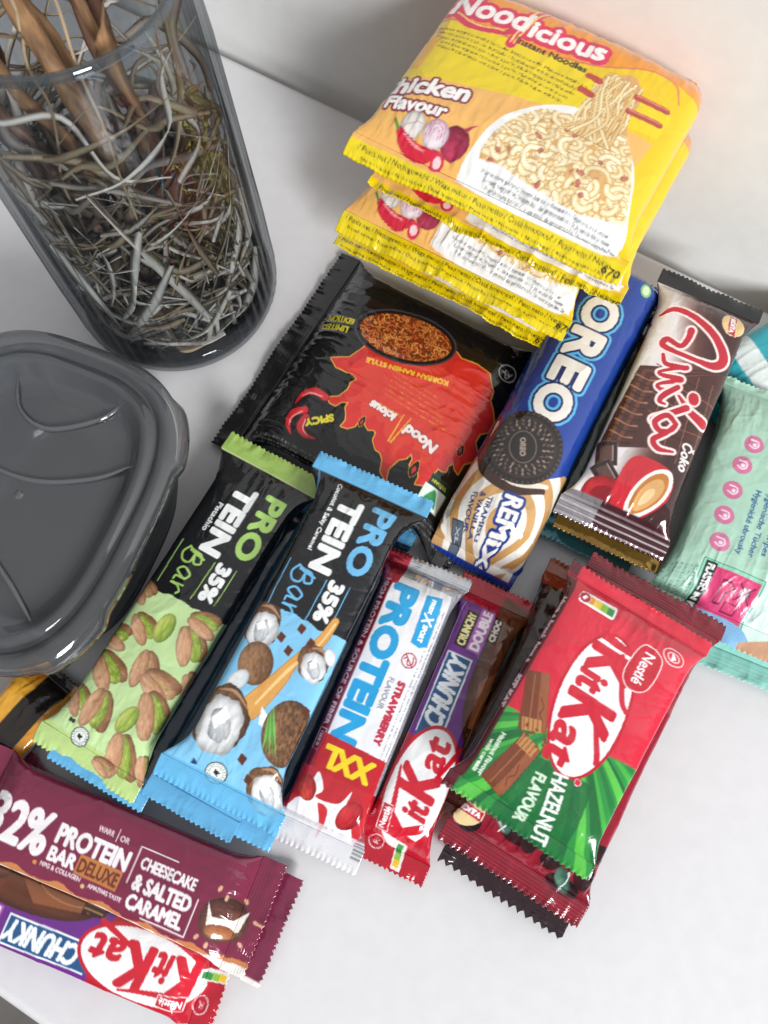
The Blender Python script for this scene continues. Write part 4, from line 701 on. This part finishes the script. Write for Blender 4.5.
pack('wipes_pack', 'brown and aqua wet wipes pack underneath the mint one', 'wipes', (20.3, 9.0, 0), -113, 14.2, 8.4, 1.4, 9.2, bw, 'wet wipes packs', seal=(.9, 1.1), h=(.6, .5), seed=38, du=.07, zig=(.3, .1))
pack('wipes_pack', 'mint green hygienic wipes pack with pink round icons', 'wipes', (19.0, 10.0, 1.4), -114.3, 13.2, 8.4, 1.9, 9.4, art_wipes(), 'wet wipes packs', seal=(.55, 1.3), h=(.9, .6), wr=1.5, seed=40, n=4, taper=1.4, mat=FILM_SOFT)
tl = Cv(12, 10, '1fa3b0', R=30, ); tl.P([(-6, -4), (-4, 4), (-3, 4), (-4.5, -4)], 'cfdcd4'); tl.P([(-2, -4), (1, 4), (3, 4), (0, -4)], 'c9a070'); tl.P([(2, -4), (3, 4), (4, 4), (3.4, -4)], 'dfe8e4')
pack('snack_pack', 'turquoise and pale foil snack pack standing between wafer and wipes', 'snack', (22.4, 19.0, 0), -150, 12, 6.0, 2.0, 7.0, tl, seal=(.8, .8), h=(.8, .8), seed=42, du=.06, wr=1.6)
# noodle bags
pack('noodle_bag', 'black spicy noodle bag with red flame, lying beside the vase', 'noodles', (.34, 17.2, 0), 150, 14.1, 11.0, 2.3, 13.3, art_black(), 'instant noodle bags', seal=(1.0, 1.3), h=(.9, .5), wr=1.35, seed=44, n=4.0, taper=1.1, du=.045, droop=(.3, .2))
ay = art_yellow()
YL = ['topmost of the four yellow chicken noodle bags, nearly whole front visible', 'second yellow chicken noodle bag from the top of the pile', 'third yellow chicken noodle bag from the top of the pile', 'lowest yellow chicken noodle bag, resting on the black bag']
for k, (w, n0, z, s_) in enumerate([(-7.2, 20.2, 9.5, 50), (-6.6, 20.95, 7.0, 53), (-8.0, 19.8, 4.5, 56), (-8.7, 20.25, 2.1, 59)]):
    n1 = 31.25; L_ = n1-n0; c_ = WN(w, (n0+n1)/2)
    pack('noodle_bag', YL[k], 'noodles', (c_[0], c_[1], z), 60, L_, 12.0-.3*k, 2.6, 13.1-.3*k, ay, 'instant noodle bags', seal=(1.0, .05), h=(1.25, 1.0), wr=1.25 if k == 0 else 2.0, seed=s_, n=3.1, taper=.85, du=.05, droop=(.35-.25*(k % 2), 0), Ws2=10.6, zig=(.22, .04), ridges=.012)

# ---------------------------------------------------------------- smoke glass vase with dried branches
glass = smoke('smoke_glass', 'eceff1', .015, .03, .38, '6a737c')
vc = (-11.5, 24.5)
vase = empty('vase', (*vc, 0), 0, 'tall smoky glass vase holding dried branches and raffia', 'vase')
def lathe(prof, seg=180, ribs=None):
    V = []; th = np.linspace(0, 2*math.pi, seg, endpoint=False)
    for i, (r, z) in enumerate(prof):
        rr = r+(ribs(i, th, z) if ribs else 0*th); V.append(np.stack([rr*np.cos(th), rr*np.sin(th), z+0*th], -1))
    return np.concatenate(V), len(prof), seg
outer = [(.01, 0), (5.0, 0), (5.35, .15), (5.52, .6), (5.56, 1.4), (5.52, 3), (5.5, 5), (5.4, 8), (5.32, 11), (5.2, 15), (5.05, 17), (4.8, 18.4), (4.72, 18.75), (4.55, 18.65), (4.5, 18.3)]
inner = [(4.75, 16.5), (4.9, 12), (5.0, 8), (5.05, 5), (5.05, 2.4), (4.8, 1.3), (4.2, 1.0), (.01, .95)]
V, a, b = lathe(outer+inner, 560, lambda i, th, z: (.09*np.cos(56*th)*np.clip((14-z)/6, 0, 1) if len(outer) <= i < len(outer)+5 else (.03*np.cos(56*th+1)*np.clip((14-z)/6, 0, 1)*min(1, z/1.5) if i < 10 else 0*th)))
add('glass_body', grid_mesh('glass_body', V[::1], a, b, glass, wrap=True), vase)
rg_ = lathe([(4.82, 18.5), (4.79, 18.72), (4.66, 18.82), (4.5, 18.72), (4.47, 18.5)], 120)
rimm = smoke('smoke_glass_rim', 'b4bec6', .10, .03, .45, '8a949c', (.9, .12)); add('rim', grid_mesh('rim', rg_[0], rg_[1], rg_[2], rimm, wrap=True), vase)
bs_ = lathe([(.01, .12), (4.9, .12), (5.3, .5), (5.1, 1.1), (4.2, .85), (.01, .75)], 120)
basem = smoke('smoke_glass_base', '9aa4ac', .06, .05, .45, '30363c'); add('thick_base', grid_mesh('thick_base', bs_[0], bs_[1], bs_[2], basem, wrap=True), vase)
bark = [pmat('bark_a', '94704f', .6, bump=1, bscale=260, var=.5, stretch=(1, 1, .12)), pmat('bark_b', '846250', .65, bump=1, bscale=300, var=.55, stretch=(1, 1, .1)), pmat('bark_c', '6a4a3a', .7, bump=1, bscale=260, var=.5, stretch=(1, 1, .12))]
def wob(p0, p1, n, a, seed):
    r = random.Random(seed); q = [[p0[k]+(p1[k]-p0[k])*t for k in range(3)] for t in np.linspace(0, 1, n)]
    for i in range(1, n-1):
        for k in range(2): q[i][k] += r.uniform(-a, a)
    return catmull(q, 6)
BR = [((1.5, -1.8, 1.6), (-1.7, -.4, 26), .62, 0, 'thick orange-brown branch with smooth peeling bark, nearest the rim'), ((-1.8, -1.0, 1.6), (-5.2, -1.3, 27), .44, 1, 'grey-brown branch leaning far over the left of the rim'),
      ((-.5, 1.5, 1.6), (-2.6, .6, 28), .5, 0, 'tall reddish branch rising from the middle of the vase'), ((2.2, .6, 1.6), (.6, .8, 25), .46, 2, 'dark branch standing at the right side of the vase'),
      ((0, -2.6, 1.6), (-3.6, -2.0, 22), .36, 1, 'thin forked brown branch at the front of the vase'), ((-2.5, 1.5, 1.6), (-4.6, 1.8, 24), .4, 2, 'dark narrow branch at the back left of the vase'),
      ((2.8, -1.0, 1.6), (1.3, -1.5, 21), .3, 0, 'short pale twig against the right glass'), ((-.2, -1.2, 1.6), (-2.6, -2.3, 23), .42, 0, 'brown branch between the thick one and the thin forked one'),
      ((-3, .2, 1.6), (-5.5, .4, 24), .34, 2, 'dark branch leaning out farthest left'), ((.8, 2.4, 1.6), (-.4, 2.6, 26), .36, 1, 'grey branch rising at the back of the vase')]
for k, (p0, p1, r, m, lb) in enumerate(BR):
    pts = wob(p0, p1, 7, .45, k+3); n = len(pts); rad = [r*.72*(1.1-.4*i/n)*(1+.12*math.sin(i*1.7+k)) for i in range(n)]
    V, Fc = tube(pts, rad, 16); V = [v+(v-Vector(pts[i//16]))*(.28*(vn(i//16*.55, (i % 16)*.9, 60+k)-.5)+.25*(vn(i//16*1.7, (i % 16)*1.9, 70+k)-.5)) for i, v in enumerate(V)]; o = add('dried_branch', pymesh('dried_branch', V, Fc, bark[m]), None, (*vc, 0))
    tag(o, lb, 'branch', 'dried branches in the vase')
    if k in (0, 1, 4):
        i = int(n*.72); q = pts[i]; V, Fc = tube(wob(q, (q[0]+(1.6 if k == 0 else -1.5), q[1]-.8, q[2]+5), 5, .3, k+40), [.24, .22, .2, .2, .18, .16, .15, .15, .14, .13, .12, .12, .1, .1, .1, .09, .08, .08, .08, .07, .07, .06, .06, .06, .05][:25], 8)
        add('side_twig', pymesh('side_twig', V, Fc, bark[m]), o)
# curled bark roll above the rim
def ribbon(pts, w, tw0, tw1, th=.03):
    P = [Vector(p) for p in pts]; n = len(P); V = []
    for i in range(n):
        t = (P[min(i+1, n-1)]-P[max(i-1, 0)]).normalized(); s = t.cross(Vector((.2, .3, .93))); s = s.normalized() if s.length > .05 else Vector((1, 0, 0))
        q = t.cross(s); a = tw0+(tw1-tw0)*i/n; d = s*math.cos(a)+q*math.sin(a); nn = t.cross(d)
        ww = w*(.55+.45*math.sin(math.pi*(i+.6)/n)); V += [P[i]-d*ww/2, P[i]+nn*w*.045, P[i]+d*ww/2, P[i]+nn*(w*.045-th*.6)]
    Fc = []
    for i in range(n-1):
        for k in range(4): Fc.append((i*4+k, i*4+(k+1) % 4, (i+1)*4+(k+1) % 4, (i+1)*4+k))
    return V, Fc
def merge(parts):
    V = []; Fc = []
    for v, f in parts: Fc += [tuple(i+len(V) for i in q) for q in f]; V += list(v)
    return V, Fc
raf = [pmat('raffia_pale', 'f0e6d8', .6, var=.15), pmat('raffia_tan', 'a89274', .65, var=.25), pmat('raffia_grey', 'a89c90', .65, var=.25), pmat('raffia_dark', '75604e', .75, var=.3)]
rr = random.Random(11)
def inside(r, z0, z1):
    a = rr.uniform(0, 6.28); q = r*rr.uniform(.72, 1)**.5; return [q*math.cos(a), q*math.sin(a), rr.uniform(z0, z1)]
def strand(zlo, zhi, wmin, wmax, R=4.8):
    a = rr.uniform(0, 6.28); da = rr.choice([-1, 1])*rr.uniform(.7, 2.5); z = rr.uniform(zlo, zhi); dz = rr.uniform(-6, 6); pts = []
    for t in np.linspace(0, 1, 5):
        q = R*(.98-.45*math.sin(math.pi*t)*rr.random()); pts.append([q*math.cos(a+da*t), q*math.sin(a+da*t), max(1.3, min(16, z+dz*t+rr.uniform(-.6, .6)))])
    return ribbon(catmull(pts, 7), rr.uniform(wmin, wmax), rr.uniform(0, 3), rr.uniform(0, 6))
for nm, m, cnt, zl, zh, w0, w1, lb in (('raffia_tangle', 1, 85, 2, 14.5, .10, .42, 'tan raffia tangle packed low inside the vase'), ('raffia_tangle', 2, 60, 1.8, 14, .10, .5, 'grey dry fibres tangled inside the vase'), ('raffia_tangle', 0, 80, 1.6, 13, .15, .62, 'fine pale raffia threads inside the vase')):
    V, Fc = merge([strand(zl, zh, w0, w1) for _ in range(cnt)]); o = add(nm, pymesh(nm, V, Fc, raf[m]), None, (*vc, 0)); tag(o, lb, 'raffia', kind='stuff')
V, Fc = merge([ribbon(catmull([inside(3.6, 1.5, 11) for _ in range(4)], 7), rr.uniform(.3, 1.0), 0, 4) for _ in range(110)]); o = add('dry_leaves', pymesh('dry_leaves', V, Fc, raf[3]), None, (*vc, 0)); tag(o, 'dark dry leaves and bark packed at the bottom of the vase', 'leaves', kind='stuff')
# long pale strips pressed against the front of the glass; angle 0 faces right, -90 faces the camera
RB = [([(-75, 4.4, 13.5), (-66, 4.3, 10.5), (-62, 4.1, 9), (-50, 4.2, 5.5), (-44, 4.3, 3.2)], .5), ([(-60, 4.4, 11), (-72, 4.4, 8.5), (-82, 4.4, 6.0), (-95, 4.3, 4.2)], .42), ([(-52, 4.3, 8.2), (-68, 4.4, 6.3), (-84, 4.4, 4.4), (-98, 4.4, 2.6)], .46),
      ([(-118, 4.4, 9), (-108, 4.4, 6.0), (-100, 4.4, 3.0)], .36), ([(-140, 4.4, 8.6), (-115, 4.4, 8.8), (-90, 4.4, 8.4), (-68, 4.4, 8.7)], .3), ([(-90, 4.4, 2.0), (-70, 4.4, 2.2), (-48, 4.4, 2.6), (-25, 4.3, 4)], .42),
      ([(-104, 4.4, 3.0), (-80, 4.4, 2.4), (-60, 4.4, 1.8)], .3), ([(-96, 4.4, 3.6), (-74, 4.3, 3.7), (-58, 4.3, 4.0)], .34), ([(-90, 4.4, 11.5), (-84, 4.3, 9.5), (-90, 4.2, 7), (-100, 4.2, 5)], .28), ([(-40, 4.3, 12.5), (-36, 4.4, 9), (-30, 4.4, 6)], .34)]
RLB = ['widest pale raffia strip running down the middle of the glass', 'pale raffia strip curving left beneath the widest one', 'pale forked raffia strip in the middle of the vase', 'pale strip bent on the left of the vase', 'thin pale strip stretched level across the vase', 'broad pale strip curling along the vase bottom',
       'short pale strip lowest at the vase base', 'short tan strip lying level above the base', 'narrow grey strip hanging from the rim side', 'tan strip against the right glass']
for k, (pp, w) in enumerate(RB):
    V, Fc = ribbon(catmull([((r+.4)*math.cos(math.radians(a-12)), (r+.4)*math.sin(math.radians(a-12)), z) for a, r, z in pp], 9), w*1.15, .2+k*.3, 1.6+k*.4, .025)
    o = add('raffia_strip', pymesh('raffia_strip', V, Fc, raf[0 if k not in (7, 9) else 1]), None, (*vc, 0)); tag(o, RLB[k], 'raffia strip', 'raffia strips in the vase')
for k, (pts, w_, lb) in list(enumerate([([(-1.2, -3.2, 16.5), (.2, -3.6, 17.6), (1.2, -2.6, 18.4), (.6, -1.2, 18.0), (-.6, -1.6, 17.4)], 1.2, 'curled orange-brown bark piece behind the vase rim'), ([(2.6, -2.6, 15), (2.4, -2.8, 18), (3.0, -2.2, 21), (2.6, -1.8, 25)], .8, 'blurred pale bark strip sticking up at the top of the vase')]))[1:]:
    V, Fc = ribbon(catmull(pts, 9), w_, .4, 1.9, .12); tag(add('bark_piece', pymesh('bark_piece', V, Fc, bark[0]), None, (*vc, 0)), lb, 'bark')
for k, (p0, p1) in enumerate([((-3, -3, 12), (-4.4, -3.2, 21)), ((1.2, -3.8, 9), (1.9, -4.0, 23)), ((-1, -3.8, 11), (.4, -3.4, 22))]):
    V, Fc = tube(wob(p0, p1, 7, .35, 80+k), .055, 6); tag(add('dry_stem', pymesh('dry_stem', V, Fc, raf[1]), None, (*vc, 0)), ['thin tan stem rising over the left of the vase rim', 'thin tan stem rising over the right of the vase rim', 'thin tan stem crossing the middle of the vase rim'][k], 'stem', 'thin stems in the vase')
mossm = pmat('moss', 'b4a83c', .8, bump=.6, bscale=200, var=.4); MV = []
for k in range(420):
    a = math.radians(rr.uniform(-42, 8)); q = rr.uniform(3.7, 4.45); z = rr.uniform(4, 13); d = rr.uniform(.08, .22); x, y = q*math.cos(a), q*math.sin(a)
    MV.append(([(x, y, z), (x+rr.uniform(-d, d), y+rr.uniform(-d, d), z+d), (x+rr.uniform(-d, d), y+rr.uniform(-d, d), z+rr.uniform(-d, d))], [(0, 1, 2)]))
V, Fc = merge(MV); tag(add('moss', pymesh('moss', V, Fc, mossm), None, (*vc, 0)), 'yellow-green dried moss at the right side of the vase', 'moss', kind='stuff')

# ---------------------------------------------------------------- smoky food container
lidm = smoke('smoky_plastic_lid', 'c0c2c4', .17, .05, .12, '95989b', (1.1, .10)); bodym = smoke('smoky_plastic_body', 'b6bac0', .07, .14, .25, '6c7278')
cc_ = WN(-18.75, .9); box = empty('food_container', (*cc_, 0), AW+math.radians(8.7), 'smoky grey plastic food container with rounded clip-on lid', 'container')
def loft(rings, seg=240, n=3.1, ears=None):
    V = []; th = np.linspace(0, 2*math.pi, seg, endpoint=False)
    for i, (a, b_, z) in enumerate(rings):
        c_, s_ = np.cos(th), np.sin(th); r = (np.abs(c_/a)**n+np.abs(s_/b_)**n)**(-1/n)
        if ears: r = r+ears(i, th)
        V.append(np.stack([r*c_, r*s_, z+0*th], -1))
    return np.concatenate(V), len(rings), seg
def ears(i, th):
    if i not in (1, 2, 3): return 0*th
    r = 0
    for c0 in (42, 138, 222, 318):
        d = np.abs((np.degrees(th)-c0+180) % 360-180); r = r+.26*np.clip((14-d)/4, 0, 1)*(.55 if i == 3 else 1)
    return r
a, b_ = 6.05, 7.4
V, x, y = loft([(a-.25, b_-.25, 5.9), (a, b_, 5.9), (a+.02, b_+.02, 6.3), (a, b_, 6.75), (a-.12, b_-.12, 7.0), (a-.45, b_-.45, 7.12), (a-.75, b_-.75, 7.0), (a-.85, b_-.85, 6.75), (a-.98, b_-.98, 6.72), (a-1.1, b_-1.1, 6.9), (a-1.3, b_-1.3, 6.98), (a-1.55, b_-1.55, 6.85), (a-1.9, b_-1.9, 6.35), (a-2.3, b_-2.3, 6.15), (a-2.9, b_-2.9, 6.2), (a-4.5, b_-4.5, 6.26), (.02, .02, 6.3)], ears=ears)
lid = add('lid', grid_mesh('lid', V, x, y, lidm, wrap=True), box)
V, x, y = loft([(.02, .02, .1), (4.2, 5, .1), (4.6, 5.4, .3), (5.0, 6.0, 2), (5.45, 6.7, 5.4), (5.75, 7.0, 5.8), (5.8, 7.1, 6.2), (5.6, 6.9, 6.2), (5.3, 6.5, 5.4), (4.9, 5.8, 2), (4.5, 5.2, .5), (.02, .02, .4)])
add('tub', grid_mesh('tub', V, x, y, bodym, wrap=True), box)
def lidpt(px_w, px_n): return (px_w+19.1, px_n-1.15)
ridm = smoke('smoky_plastic_ridge', '8a8e92', .4, .04, .5, '7c8084', (.9, .14))
for pts in ([(-2.9, 5.1), (-1.9, 3.6), (-.3, 3.2), (1.6, 4.4), (2.3, 5.6)], [(-4.3, 2.2), (-2.4, .9), (.2, .8), (2.6, 1.8), (4.0, 3.0)], [(-3.2, -1.3), (-1.0, -2.1), (1.6, -3.6), (3.6, -5.0)], [(-3.0, -4.4), (-1.2, -4.6), (-.4, -5.3), (.4, -6.2)]):
    pc = catmull([(p_[0], p_[1], 6.28) for p_ in pts], 10); V, Fc = tube(pc, [.05+.09*math.sin(math.pi*i/len(pc)) for i in range(len(pc))], 8); add('lid_ridge', pymesh('lid_ridge', V, Fc, ridm), box)
V, x, y = lathe([(.02, 6.36), (.12, 6.36), (.2, 6.3)], 24); add('mould_mark', grid_mesh('mould_mark', V, x, y, ridm, wrap=True), box)
# ---------------------------------------------------------------- small things at the edges
og = Cv(9, 9, 'd8912c', R=40); og.box(-5, 5, -.9, .35, '221a14'); og.box(-5, 5, -4, -1.5, '3a2c20'); og.P([(-4, .5), (3, .9), (3, 1.5), (-4, 1.9)], 'e0992a'); og.P([(-1.4, 3), (-.6, -4), (-.1, -4), (-.8, 3)], 'b9743a'); og.box(-9, -2.6, -4, 4, 'c9822e'); og.box(-5, 5, -1.9, -1.5, 'd8d4cc'); og.P([(-1, .5), (2.2, 2.4), (2.4, .3)], 'e9aa34')
pack('snack_pack', 'small orange and black snack wrapper half under the grey container', 'snack', (-17.6, .3, 0), 52, 7.2, 2.8, 1.2, 3.9, og, seal=(.6, .6), h=(.5, .5), seed=71, wr=2.0, du=.06)
clearm = smoke('clear_film', 'eef2f6', .12, .12, .8, 'f4f6fa')
xx, yy = np.meshgrid(np.linspace(-3, 3, 70), np.linspace(-2.6, 2.6, 60), indexing='ij')
zz = .25+1.1*np.abs(ridge(xx*.5, yy*.6, 91))*np.exp(-(xx**2+yy**2)/8)+.3*fbm(xx*1.6, yy*1.6, 93)
o = add('plastic_film', grid_mesh('plastic_film', np.stack([xx, yy, zz], -1).reshape(-1, 3), 70, 60, clearm, smooth=True), None, (-20.4, 16.6, 0), .6)
md = o.modifiers.new('film', 'SOLIDIFY'); md.thickness = .0001
tag(o, 'crumpled clear plastic film on the desk at the left edge', 'plastic film')
